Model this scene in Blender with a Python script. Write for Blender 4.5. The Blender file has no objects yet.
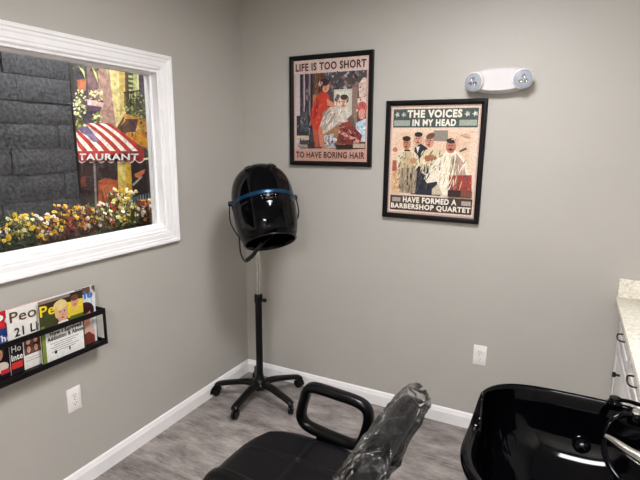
import bpy, bmesh, math, random
from mathutils import Vector, Matrix, Euler
random.seed(7)
S = bpy.context.scene
COL = S.collection
PI = math.pi
R = math.radians

# ------------------------------------------------------------------ camera
F_PX = 487.787
RT = Vector((0.8906705, 0.45458023, 0.00792941))
UP = Vector((-0.09553198, 0.17006993, 0.98079043))
FW = Vector((-0.44449939, 0.87431861, -0.19490322))
EYE = Vector((1.92002675, -2.66053532, 1.6))
cam_d = bpy.data.cameras.new('camera')
cam = bpy.data.objects.new('camera', cam_d)
COL.objects.link(cam)
cam_d.sensor_width = 36
cam_d.lens = F_PX / 640 * 36
cam_d.clip_start = 0.02
m = Matrix.Identity(4)
for i in range(3):
    m[i][0] = RT[i]; m[i][1] = UP[i]; m[i][2] = -FW[i]; m[i][3] = EYE[i]
cam.matrix_world = m
S.camera = cam

def at(px, py, ax, v):
    """point where the sight line of a photo position meets a plane"""
    d = RT * ((px - 320) / F_PX) - UP * ((py - 240) / F_PX) + FW
    i = 'xyz'.index(ax)
    return EYE + d * ((v - EYE[i]) / d[i])

# ------------------------------------------------------------------ world, exposure
w = bpy.data.worlds.new('world'); S.world = w; w.use_nodes = True
w.node_tree.nodes['Background'].inputs[0].default_value = (0.9, 0.95, 1, 1)
w.node_tree.nodes['Background'].inputs[1].default_value = 0.15
S.view_settings.view_transform = 'Standard'
S.view_settings.look = 'None'
S.view_settings.gamma = 1
S.view_settings.exposure = 0.2
LAMP_MAIN = 60.0      # emission of the ceiling panels in this room
FILL_MURAL = 27.0     # emission of the unseen panel added to light the room beyond the window
PANELS = [(1.5, -1.25, 0.45, 0.45), (1.9, -3.9, 0.6, 0.6)]  # the second one is out of view, added for light

# ------------------------------------------------------------------ helpers
def lin(c):
    if isinstance(c, str):
        c = tuple(int(c[i:i+2], 16) / 255 for i in (0, 2, 4))
    return tuple((x / 12.92 if x <= .04045 else ((x + .055) / 1.055) ** 2.4) for x in c[:3]) + (1,)

MATS = {}
def mat(name, col, rough=.5, metal=0, noise=0, nscale=20, bump=0, bscale=60, coat=0, spec=.5, emit=0):
    if name in MATS: return MATS[name]
    m = bpy.data.materials.new(name); m.use_nodes = True
    nt = m.node_tree; b = nt.nodes['Principled BSDF']
    c = lin(col)
    b.inputs['Base Color'].default_value = c
    b.inputs['Roughness'].default_value = rough
    b.inputs['Metallic'].default_value = metal
    b.inputs['Coat Weight'].default_value = coat
    b.inputs['Coat Roughness'].default_value = .05
    b.inputs['Specular IOR Level'].default_value = spec
    if emit:
        b.inputs['Emission Color'].default_value = c
        b.inputs['Emission Strength'].default_value = emit
    tc = nt.nodes.new('ShaderNodeTexCoord')
    n = nt.nodes.new('ShaderNodeTexNoise'); n.inputs['Scale'].default_value = nscale
    n.inputs['Detail'].default_value = 4
    nt.links.new(tc.outputs['Object'], n.inputs['Vector'])
    r = nt.nodes.new('ShaderNodeValToRGB')
    k = max(noise, .02)
    r.color_ramp.elements[0].color = tuple(x * (1 - k) for x in c[:3]) + (1,)
    r.color_ramp.elements[1].color = tuple(min(1, x * (1 + k)) for x in c[:3]) + (1,)
    r.color_ramp.elements[0].position = .3; r.color_ramp.elements[1].position = .7
    nt.links.new(n.outputs['Fac'], r.inputs['Fac'])
    nt.links.new(r.outputs['Color'], b.inputs['Base Color'])
    if bump:
        n2 = nt.nodes.new('ShaderNodeTexNoise'); n2.inputs['Scale'].default_value = bscale
        n2.inputs['Detail'].default_value = 5
        nt.links.new(tc.outputs['Object'], n2.inputs['Vector'])
        bp = nt.nodes.new('ShaderNodeBump'); bp.inputs['Strength'].default_value = bump
        bp.inputs['Distance'].default_value = .01
        nt.links.new(n2.outputs['Fac'], bp.inputs['Height'])
        nt.links.new(bp.outputs['Normal'], b.inputs['Normal'])
    MATS[name] = m
    return m

def painted(name, rough=.45, mottle=.25, scale=60, coat=0):
    """printed or painted surface: flat colours held on the faces, broken up by fine brushwork"""
    if name in MATS: return MATS[name]
    m = bpy.data.materials.new(name); m.use_nodes = True
    nt = m.node_tree; b = nt.nodes['Principled BSDF']
    b.inputs['Roughness'].default_value = rough
    b.inputs['Coat Weight'].default_value = coat
    b.inputs['Specular IOR Level'].default_value = .25
    a = nt.nodes.new('ShaderNodeAttribute'); a.attribute_name = 'Col'
    tc = nt.nodes.new('ShaderNodeTexCoord')
    n = nt.nodes.new('ShaderNodeTexNoise'); n.inputs['Scale'].default_value = scale
    n.inputs['Detail'].default_value = 6; n.inputs['Roughness'].default_value = .7
    nt.links.new(tc.outputs['Object'], n.inputs['Vector'])
    mr = nt.nodes.new('ShaderNodeMapRange')
    mr.inputs['From Min'].default_value = .3; mr.inputs['From Max'].default_value = .7
    mr.inputs['To Min'].default_value = 1 - mottle; mr.inputs['To Max'].default_value = 1 + mottle
    nt.links.new(n.outputs['Fac'], mr.inputs['Value'])
    vm = nt.nodes.new('ShaderNodeVectorMath'); vm.operation = 'SCALE'
    nt.links.new(a.outputs['Color'], vm.inputs[0]); nt.links.new(mr.outputs['Result'], vm.inputs['Scale'])
    nt.links.new(vm.outputs['Vector'], b.inputs['Base Color'])
    MATS[name] = m
    return m

def link(name, bm, m, parent=None, smooth=True, angle=35):
    me = bpy.data.meshes.new(name)
    bmesh.ops.recalc_face_normals(bm, faces=bm.faces)
    bm.to_mesh(me); bm.free()
    o = bpy.data.objects.new(name, me)
    COL.objects.link(o)
    for x in (m if isinstance(m, (list, tuple)) else [m]): me.materials.append(x)
    if smooth:
        me.shade_smooth()
        me.set_sharp_from_angle(angle=R(angle))
    if parent:
        o.parent = parent
        o.matrix_parent_inverse = Matrix.Identity(4)
    return o

def tag(o, label=None, cat=None, group=None, kind=None):
    if label: o['label'] = label
    if cat: o['category'] = cat
    if group: o['group'] = group
    if kind: o['kind'] = kind
    return o

def thing(name, loc, label, cat, rot=(0, 0, 0), group=None):
    o = bpy.data.objects.new(name, None); COL.objects.link(o)
    o.location = loc; o.rotation_euler = rot; o.empty_display_size = .05
    return tag(o, label, cat, group)

def B(): return bmesh.new()

def box(bm, x0, x1, y0, y1, z0, z1, bev=0, seg=2, mi=0):
    r = bmesh.ops.create_cube(bm, size=1)
    vs = r['verts']
    for v in vs:
        v.co = Vector(((x0 + x1) / 2 + v.co.x * (x1 - x0), (y0 + y1) / 2 + v.co.y * (y1 - y0), (z0 + z1) / 2 + v.co.z * (z1 - z0)))
    fs = set(f for v in vs for f in v.link_faces)
    for f in fs: f.material_index = mi
    if bev:
        es = list(set(e for v in vs for e in v.link_edges))
        bmesh.ops.bevel(bm, geom=es, offset=bev, segments=seg, profile=.5, affect='EDGES')
    return bm

def loft(bm, rings, closed=True, cap0=True, cap1=True):
    vr = [[bm.verts.new(p) for p in ring] for ring in rings]
    n = len(vr[0])
    for a, b in zip(vr, vr[1:]):
        for i in range(n if closed else n - 1):
            j = (i + 1) % n
            bm.faces.new((a[i], a[j], b[j], b[i]))
    if cap0: bm.faces.new(vr[0][::-1])
    if cap1: bm.faces.new(vr[-1])
    return vr

def lathe(bm, prof, n=32, M=None, cap=True):
    M = M or Matrix.Identity(4)
    rings = []
    for r, z in prof:
        r = max(r, 1e-4)
        rings.append([M @ Vector((r * math.cos(2 * PI * i / n), r * math.sin(2 * PI * i / n), z)) for i in range(n)])
    loft(bm, rings, True, cap, cap)
    return bm

def smooth_path(pts, closed=False, sub=8):
    P = [Vector(p) for p in pts]; n = len(P); out = []
    rng = n if closed else n - 1
    for i in range(rng):
        p0 = P[(i - 1) % n] if closed or i > 0 else P[0]
        p1 = P[i]; p2 = P[(i + 1) % n]
        p3 = P[(i + 2) % n] if closed or i + 2 < n else P[-1]
        for k in range(sub):
            t = k / sub
            out.append(.5 * ((2 * p1) + (-p0 + p2) * t + (2 * p0 - 5 * p1 + 4 * p2 - p3) * t * t + (-p0 + 3 * p1 - 3 * p2 + p3) * t ** 3))
    if not closed: out.append(P[-1])
    return out

def tube(bm, pts, r, n=10, closed=False, section=None, up=None):
    """r a number or a function of 0..1; section a list of (a,b) offsets with 'up' a fixed axis"""
    P = [Vector(p) for p in pts]; N = len(P); rings = []
    prev = None
    for i in range(N):
        if closed: t = P[(i + 1) % N] - P[i - 1]
        else: t = P[min(i + 1, N - 1)] - P[max(i - 1, 0)]
        t.normalize()
        if up is not None: a = Vector(up)
        elif prev is not None: a = prev
        else: a = Vector((0, 0, 1)) if abs(t.z) < .9 else Vector((1, 0, 0))
        a = (a - t * a.dot(t)).normalized(); prev = a
        b = t.cross(a)
        rr = r(i / max(1, N - 1)) if callable(r) else r
        if section: rings.append([P[i] + a * (u * rr) + b * (v * rr) for u, v in section])
        else: rings.append([P[i] + a * (rr * math.cos(2 * PI * k / n)) + b * (rr * math.sin(2 * PI * k / n)) for k in range(n)])
    if closed:
        vr = [[bm.verts.new(p) for p in ring] for ring in rings]
        m_ = len(vr[0])
        for q in range(N):
            a_, b_ = vr[q], vr[(q + 1) % N]
            for i in range(m_):
                j = (i + 1) % m_
                bm.faces.new((a_[i], a_[j], b_[j], b_[i]))
    else:
        loft(bm, rings)
    return bm

def rsec(w, h, p=4, n=20):
    """rounded rectangle section"""
    out = []
    for k in range(n):
        t = 2 * PI * k / n; c, s = math.cos(t), math.sin(t)
        out.append((w / 2 * math.copysign(abs(c) ** (2 / p), c), h / 2 * math.copysign(abs(s) ** (2 / p), s)))
    return out

# ---------- flat artwork: coloured shapes on one sheet
def rect(u0, v0, u1, v1): return [(u0, v0), (u1, v0), (u1, v1), (u0, v1)]
def ell(cx, cy, rx, ry, n=18, rot=0):
    return [(cx + rx * math.cos(t) * math.cos(rot) - ry * math.sin(t) * math.sin(rot), cy + rx * math.cos(t) * math.sin(rot) + ry * math.sin(t) * math.cos(rot)) for t in [2 * PI * k / n for k in range(n)]]

def art(name, shapes, fn, m, parent, step=.0002):
    """shapes: list of (points, colour); fn(u, v, h) -> point"""
    bm = B(); cl = bm.loops.layers.float_color.new('Col')
    for k, (pts, c) in enumerate(shapes):
        c = lin(c)
        vs = [bm.verts.new(fn(u, v, k * step)) for u, v in pts]
        try: f = bm.faces.new(vs)
        except ValueError: continue
        for l in f.loops: l[cl] = c
    big = [f for f in bm.faces if len(f.verts) > 4]
    bmesh.ops.triangulate(bm, faces=big)
    me = bpy.data.meshes.new(name); bm.to_mesh(me); bm.free()
    o = bpy.data.objects.new(name, me); COL.objects.link(o); me.materials.append(m)
    if parent:
        o.parent = parent; o.matrix_parent_inverse = Matrix.Identity(4)
    return o

def text_mesh(name, body, fn, box_, m, parent, h=.004, bold=.0, shear=0):
    """lettering stretched to fill box_ = (u0, v0, u1, v1) on the surface fn"""
    cu = bpy.data.curves.new('t', 'FONT'); cu.body = body; cu.size = 1; cu.resolution_u = 3
    cu.offset = bold; cu.space_character = 1.0 + bold * 3
    to = bpy.data.objects.new('t', cu); COL.objects.link(to)
    dg = bpy.context.evaluated_depsgraph_get()
    me = bpy.data.meshes.new_from_object(to.evaluated_get(dg))
    bpy.data.objects.remove(to); bpy.data.curves.remove(cu)
    xs = [v.co.x for v in me.vertices]; ys = [v.co.y for v in me.vertices]
    x0, x1, y0, y1 = min(xs), max(xs), min(ys), max(ys)
    u0, v0, u1, v1 = box_
    for v in me.vertices:
        a = (v.co.x - x0) / (x1 - x0); b = (v.co.y - y0) / (y1 - y0)
        v.co = fn(u0 + a * (u1 - u0) + shear * b, v0 + b * (v1 - v0), h)
    me.name = name
    me.materials.clear(); me.materials.append(m)
    o = bpy.data.objects.new(name, me); COL.objects.link(o)
    if parent:
        o.parent = parent; o.matrix_parent_inverse = Matrix.Identity(4)
    return o

# ------------------------------------------------------------------ materials
M_wall = mat('wall_paint', 'b5b1a9', .55, noise=.02, nscale=3, bump=.06, bscale=220)
M_ceil = mat('ceiling_tile', 'd6d4d0', .9, bump=.2, bscale=120)
M_white = mat('white_trim_paint', 'f6f4f3', .35, noise=.01)
M_plate = mat('white_plastic', 'f0ebe8', .35, noise=.01)
M_slot = mat('dark_slot', '2a2624', .6)
M_blackgloss = mat('black_glazed_shell', '030305', .05, noise=.05, spec=.2)
M_black = mat('black_plastic', '050506', .28, noise=.05, spec=.3)
M_rubber = mat('caster_rubber', '0b0b0d', .42, noise=.1, spec=.3)
M_frame = mat('black_frame_wood', '0d090a', .4, noise=.15, nscale=60, spec=.25)
M_chrome = mat('chrome', 'd8d8da', .12, metal=1)
M_steel = mat('brushed_steel', 'd2cfc8', .22, metal=1)
M_vinyl = mat('black_vinyl', '0b0a0d', .42, noise=.08, nscale=30, bump=.08, bscale=260, spec=.2)
M_thread = mat('stitching', '2c2c32', .6)
M_blue = mat('blue_metallic_band', '0b3a58', .25, metal=.5)
M_cab = mat('white_cabinet_paint', 'dddad6', .38, noise=.01)
M_bronze = mat('dark_bronze', '3a322e', .35, metal=.8)
M_rack = mat('rack_black_metal', '0a0809', .45, noise=.1, spec=.25)
M_ink = mat('poster_brown_ink', '4a2620', .6)
M_cream_ink = mat('cream_ink', 'e6dfce', .6)
M_print = painted('printed_poster', .5, .32, 110)
M_mag = painted('printed_cover', .22, .1, 60)
M_mural = painted('mural_print', .5, .55, 24)
M_brownink = mat('brown_logo_ink', '5a4526', .4)
M_blackink = mat('black_ink', '17161a', .4)
M_yellowink = mat('yellow_ink', 'f2d41c', .4)
M_redink = mat('red_ink', 'd2242c', .4)
M_blueink = mat('blue_ink', '3f78c8', .4)
M_whiteink = mat('white_ink', 'f4f0ea', .4)

def floor_mat():
    m = bpy.data.materials.new('grey_wood_planks'); m.use_nodes = True
    nt = m.node_tree; b = nt.nodes['Principled BSDF']; L = nt.links.new
    tc = nt.nodes.new('ShaderNodeTexCoord')
    br = nt.nodes.new('ShaderNodeTexBrick')
    br.inputs['Scale'].default_value = 1; br.inputs['Brick Width'].default_value = 1.22
    br.inputs['Row Height'].default_value = .18; br.inputs['Mortar Size'].default_value = .0018
    br.inputs['Mortar Smooth'].default_value = .2; br.offset = .37
    br.inputs['Color1'].default_value = lin('877f7b'); br.inputs['Color2'].default_value = lin('9b938e')
    br.inputs['Mortar'].default_value = lin('7c746f')
    L(tc.outputs['Object'], br.inputs['Vector'])
    mp = nt.nodes.new('ShaderNodeMapping'); mp.inputs['Scale'].default_value = (16, 75, 1)
    L(tc.outputs['Object'], mp.inputs['Vector'])
    n = nt.nodes.new('ShaderNodeTexNoise'); n.inputs['Scale'].default_value = 1; n.inputs['Detail'].default_value = 8
    n.inputs['Roughness'].default_value = .7; n.inputs['Distortion'].default_value = .8
    L(mp.outputs['Vector'], n.inputs['Vector'])
    mp2 = nt.nodes.new('ShaderNodeMapping'); mp2.inputs['Scale'].default_value = (6, 14, 1)
    L(tc.outputs['Object'], mp2.inputs['Vector'])
    n2 = nt.nodes.new('ShaderNodeTexNoise'); n2.inputs['Scale'].default_value = 1; n2.inputs['Detail'].default_value = 4
    L(mp2.outputs['Vector'], n2.inputs['Vector'])
    ad = nt.nodes.new('ShaderNodeMath'); ad.operation = 'ADD'
    L(n.outputs['Fac'], ad.inputs[0]); L(n2.outputs['Fac'], ad.inputs[1])
    mr = nt.nodes.new('ShaderNodeMapRange'); mr.inputs['From Min'].default_value = .7; mr.inputs['From Max'].default_value = 1.3
    mr.inputs['To Min'].default_value = .35; mr.inputs['To Max'].default_value = 1.5
    L(ad.outputs[0], mr.inputs['Value'])
    vm = nt.nodes.new('ShaderNodeVectorMath'); vm.operation = 'SCALE'
    L(br.outputs['Color'], vm.inputs[0]); L(mr.outputs['Result'], vm.inputs['Scale'])
    L(vm.outputs['Vector'], b.inputs['Base Color'])
    b.inputs['Roughness'].default_value = .42
    bp = nt.nodes.new('ShaderNodeBump'); bp.inputs['Strength'].default_value = .15; bp.inputs['Distance'].default_value = .004
    L(n.outputs['Fac'], bp.inputs['Height']); L(bp.outputs['Normal'], b.inputs['Normal'])
    return m
M_floor = floor_mat()

def speckle(name, base, dark, light):
    m = bpy.data.materials.new(name); m.use_nodes = True
    nt = m.node_tree; b = nt.nodes['Principled BSDF']; L = nt.links.new
    tc = nt.nodes.new('ShaderNodeTexCoord')
    v = nt.nodes.new('ShaderNodeTexVoronoi'); v.inputs['Scale'].default_value = 130
    L(tc.outputs['Object'], v.inputs['Vector'])
    n = nt.nodes.new('ShaderNodeTexNoise'); n.inputs['Scale'].default_value = 35; n.inputs['Detail'].default_value = 5
    L(tc.outputs['Object'], n.inputs['Vector'])
    r = nt.nodes.new('ShaderNodeValToRGB'); e = r.color_ramp.elements
    e[0].position = .1; e[0].color = lin(dark); e[1].position = .45; e[1].color = lin(base)
    x = e.new(.8); x.color = lin(light)
    mx = nt.nodes.new('ShaderNodeMath'); mx.operation = 'MULTIPLY_ADD'; mx.inputs[1].default_value = .45
    sp = nt.nodes.new('ShaderNodeSeparateColor'); L(v.outputs['Color'], sp.inputs[0])
    L(sp.outputs[0], mx.inputs[0])
    ml = nt.nodes.new('ShaderNodeMath'); ml.operation = 'MULTIPLY'; ml.inputs[1].default_value = .65
    L(n.outputs['Fac'], ml.inputs[0]); L(ml.outputs[0], mx.inputs[2])
    L(mx.outputs[0], r.inputs['Fac']); L(r.outputs['Color'], b.inputs['Base Color'])
    b.inputs['Roughness'].default_value = .18
    return m
M_granite = speckle('cream_granite', 'dfd9c8', 'bdb39e', 'f0ece0')

def stone_mat():
    m = mat('charcoal_stone', '303134', .7, noise=.95, nscale=55, bump=1.0, bscale=60)
    return m
M_stone = stone_mat()
M_grout = mat('dark_grout', '17181a', .9)

def plastic_film():
    m = bpy.data.materials.new('clear_plastic_film'); m.use_nodes = True
    nt = m.node_tree; L = nt.links.new
    nt.nodes.remove(nt.nodes['Principled BSDF'])
    out = nt.nodes['Material Output']
    tr = nt.nodes.new('ShaderNodeBsdfTransparent'); tr.inputs[0].default_value = (.96, .96, .97, 1)
    gl = nt.nodes.new('ShaderNodeBsdfGlossy'); gl.inputs['Roughness'].default_value = .04
    df = nt.nodes.new('ShaderNodeBsdfTranslucent'); df.inputs[0].default_value = (.9, .9, .92, 1)
    fr = nt.nodes.new('ShaderNodeFresnel'); fr.inputs['IOR'].default_value = 1.55
    tc = nt.nodes.new('ShaderNodeTexCoord')
    mp = nt.nodes.new('ShaderNodeMapping'); mp.inputs['Scale'].default_value = (1, .6, 1)
    L(tc.outputs['Object'], mp.inputs['Vector'])
    n = nt.nodes.new('ShaderNodeTexNoise'); n.inputs['Scale'].default_value = 40; n.inputs['Detail'].default_value = 3
    n.inputs['Distortion'].default_value = 1.5
    L(mp.outputs['Vector'], n.inputs['Vector'])
    bp = nt.nodes.new('ShaderNodeBump'); bp.inputs['Strength'].default_value = 1; bp.inputs['Distance'].default_value = .012
    L(n.outputs['Fac'], bp.inputs['Height'])
    for x in (gl,): L(bp.outputs['Normal'], x.inputs['Normal'])
    m1 = nt.nodes.new('ShaderNodeMixShader'); m1.inputs[0].default_value = .012
    L(tr.outputs[0], m1.inputs[1]); L(df.outputs[0], m1.inputs[2])
    m2 = nt.nodes.new('ShaderNodeMixShader')
    mm = nt.nodes.new('ShaderNodeMath'); mm.operation = 'MULTIPLY_ADD'; mm.inputs[1].default_value = 1.0; mm.inputs[2].default_value = .0
    mm.use_clamp = True
    L(fr.outputs[0], mm.inputs[0]); L(mm.outputs[0], m2.inputs[0])
    L(m1.outputs[0], m2.inputs[1]); L(gl.outputs[0], m2.inputs[2])
    L(m2.outputs[0], out.inputs['Surface'])
    return m
M_film = plastic_film()

def glass_mat(refl=.03):
    m = bpy.data.materials.new('window_glass'); m.use_nodes = True
    nt = m.node_tree; L = nt.links.new
    nt.nodes.remove(nt.nodes['Principled BSDF']); out = nt.nodes['Material Output']
    tr = nt.nodes.new('ShaderNodeBsdfTransparent'); gl = nt.nodes.new('ShaderNodeBsdfGlossy')
    gl.inputs['Roughness'].default_value = .01
    n = nt.nodes.new('ShaderNodeTexNoise'); n.inputs['Scale'].default_value = 3
    mr = nt.nodes.new('ShaderNodeMapRange'); mr.inputs['To Min'].default_value = refl * .9; mr.inputs['To Max'].default_value = refl * 1.1
    L(n.outputs['Fac'], mr.inputs['Value'])
    mx = nt.nodes.new('ShaderNodeMixShader'); L(mr.outputs[0], mx.inputs[0])
    L(tr.outputs[0], mx.inputs[1]); L(gl.outputs[0], mx.inputs[2]); L(mx.outputs[0], out.inputs['Surface'])
    return m
M_glass = glass_mat()
M_lens = mat('clear_lamp_lens', 'a6abb6', .15, coat=.6)

# ------------------------------------------------------------------ the room
H = 2.53; XR = 2.82; YF = -4.6; WT = .12; WL = .085
WY0, WY1, WZ0, WZ1 = -2.25, -.721, 1.139, 1.956      # opening of the interior window
def struct(name, bm, m, smooth=False):
    o = link(name, bm, m, None, smooth); o['kind'] = 'structure'; return o
struct('floor', box(B(), -1.4, XR, YF, 1.2, -.05, 0), M_floor)
struct('ceiling', box(B(), -1.4, XR, YF, 1.2, H, H + .08), M_ceil)
struct('wall_back', box(B(), 0, XR, 0, WT, 0, H), M_wall)
b = B()
box(b, -WL, 0, YF, WY0, 0, H); box(b, -WL, 0, WY1, WT, 0, H)
box(b, -WL, 0, WY0, WY1, 0, WZ0); box(b, -WL, 0, WY0, WY1, WZ1, H)
struct('wall_left', b, M_wall)
struct('wall_right', box(B(), XR, XR + WT, YF, WT, 0, H), M_wall)
struct('wall_front', box(B(), -1.4, XR + WT, YF - WT, YF, 0, H), M_wall)

# baseboards with a moulded top
def baseboard(name, p0, p1, nrm):
    prof = [(0, 0), (.014, 0), (.014, .064), (.011, .072), (.008, .084), (.004, .09), (0, .091)]
    bm = B()
    loft(bm, [[Vector(p) + Vector(nrm) * a + Vector((0, 0, z)) for a, z in prof] for p in (p0, p1)])
    return struct(name, bm, M_white)
baseboard('baseboard_left', (0, YF, 0), (0, 0, 0), (1, 0, 0))
baseboard('baseboard_back', (0, 0, 0), (2.2, 0, 0), (0, -1, 0))

# interior window: jamb liner, moulded casing, stop, glass
t = bpy.data.objects.new('window_1', None); COL.objects.link(t); t['kind'] = 'structure'
CW = .076
def casing():
    # profile across the casing: (distance outwards from the opening, height off the wall)
    prof = [(0, 0), (0, .010), (.006, .014), (.016, .014), (.020, .017), (.040, .018), (.046, .022), (.056, .023), (.060, .028), (.072, .029), (CW, .024), (CW, 0)]
    def ring(y, z, sy, sz): return [Vector((h, y + sy * d, z + sz * d)) for d, h in prof]
    bm = B()
    rs = [ring(WY0, WZ0, -1, -1), ring(WY1, WZ0, 1, -1), ring(WY1, WZ1, 1, 1), ring(WY0, WZ1, -1, 1)]
    vr = [[bm.verts.new(p) for p in r] for r in rs]
    for q in range(4):
        a_, b_ = vr[q], vr[(q + 1) % 4]
        for i in range(len(prof)):
            j = (i + 1) % len(prof); bm.faces.new((a_[i], a_[j], b_[j], b_[i]))
    return bm
link('window_casing', casing(), M_white, t, False)
b = B(); T = .012
box(b, -WL - .002, .004, WY0, WY0 + T, WZ0, WZ1); box(b, -WL - .002, .004, WY1 - T, WY1, WZ0, WZ1)
box(b, -WL - .002, .004, WY0 + T, WY1 - T, WZ0, WZ0 + T); box(b, -WL - .002, .004, WY0 + T, WY1 - T, WZ1 - T, WZ1)
link('window_jamb', b, M_white, t, False)
b = B(); g = .012
for x0, x1 in ((-.062, -.052), (-.046, -.036)):
    box(b, x0, x1, WY0 + T, WY0 + T + g, WZ0 + T, WZ1 - T); box(b, x0, x1, WY1 - T - g, WY1 - T, WZ0 + T, WZ1 - T)
    box(b, x0, x1, WY0 + T + g, WY1 - T - g, WZ0 + T, WZ0 + T + g); box(b, x0, x1, WY0 + T + g, WY1 - T - g, WZ1 - T - g, WZ1 - T)
link('window_stop', b, M_white, t, False)
link('glass_pane', box(B(), -.0515, -.0465, WY0 + T, WY1 - T, WZ0 + T, WZ1 - T), M_glass, t, False)

# the room beyond the window
XB = -1.0
def stone_wall():
    bm = B(); rnd = random.Random(3)
    z = .0
    box(bm, XB - .12, XB - .022, -3.2, -.48, 0, 2.52, mi=1)
    z = .03; row = 0
    while z < 2.36:
        h = rnd.choice([.13, .15, .15, .17])
        y = -3.2 + rnd.uniform(-.2, 0)
        while y < -.485:
            wd = rnd.uniform(.22, .48)
            y0 = max(y, -3.2); y1 = min(y + wd, -.48)
            if -.48 - y1 < .08: y1 = -.48
            if y1 - y0 > .03:
                d = rnd.uniform(-.008, .012)
                nx = 4
                n0 = len(bm.verts)
                # rough face grid
                ny = max(3, int((y1 - y0) / .05)); nz = 4
                g_ = .0015
                grid = [[None] * (nz + 1) for _ in range(ny + 1)]
                for i in range(ny + 1):
                    for j in range(nz + 1):
                        e = (i in (0, ny)) or (j in (0, nz))
                        yy = y0 + g_ + (y1 - y0 - 2 * g_) * i / ny; zz = z + g_ + (h - 2 * g_) * j / nz
                        xx = XB + d + (-.009 if e else rnd.uniform(-.006, .006))
                        grid[i][j] = bm.verts.new((xx, yy, zz))
                for i in range(ny):
                    for j in range(nz):
                        bm.faces.new((grid[i][j], grid[i + 1][j], grid[i + 1][j + 1], grid[i][j + 1]))
                edge = [grid[i][0] for i in range(ny + 1)] + [grid[ny][j] for j in range(1, nz + 1)] + [grid[i][nz] for i in range(ny - 1, -1, -1)] + [grid[0][j] for j in range(nz - 1, 0, -1)]
                back = [bm.verts.new((XB - .03, v.co.y, v.co.z)) for v in edge]
                for i in range(len(edge)):
                    j = (i + 1) % len(edge); bm.faces.new((edge[i], edge[j], back[j], back[i]))
            y = y1 if y1 >= -.48 else y + wd
            if y1 >= -.48: break
        z += h; row += 1
    return bm
bm = stone_wall()
o = struct('wall_stone', bm, [M_stone, M_grout], True)
struct('wall_far', box(B(), -1.4, -1.2, YF, 1.2, 0, H), M_wall)
struct('wall_end', box(B(), -1.2, -WL, 1.0, 1.1, 0, H), M_wall)
struct('wall_mural_backing', box(B(), -1.2, XB - .012, -.478, 1.0, 0, H), mat('mural_backing', '6a6058', .8))['kind'] = 'structure'
bpy.data.objects['wall_mural_backing'].name = 'wall_beyond'

# ------------------------------------------------------------------ ceiling panels, two of them added for light
def panel(x, y, w, l, e, label, rot=0, z=H):
    t = thing('ceiling_light', (x, y, z), label, 'ceiling light', (0, 0, rot))
    b = B()
    for a in ((-w / 2 - .03, -w / 2, -l / 2 - .03, l / 2 + .03), (w / 2, w / 2 + .03, -l / 2 - .03, l / 2 + .03), (-w / 2, w / 2, -l / 2 - .03, -l / 2), (-w / 2, w / 2, l / 2, l / 2 + .03)):
        box(b, *a, -.018, 0)
    link('light_frame', b, M_white, t, False)
    m = mat('panel_diffuser_%d' % int(e * 10), 'fdfcff', .5, emit=e)
    link('diffuser', box(B(), -w / 2, w / 2, -l / 2, l / 2, -.012, -.002), m, t, False)
    return t
panel(*PANELS[0], LAMP_MAIN, 'flat white ceiling light panel over the salon chair')
panel(*PANELS[1], LAMP_MAIN, 'unseen light panel added by the front wall behind the viewer')  # unseen panel, added to give the room more light
panel(-.42, -.7, .3, 1.0, FILL_MURAL, 'unseen light panel added over the mural beyond the window')  # unseen panel, added to brighten the mural and stone wall

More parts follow.
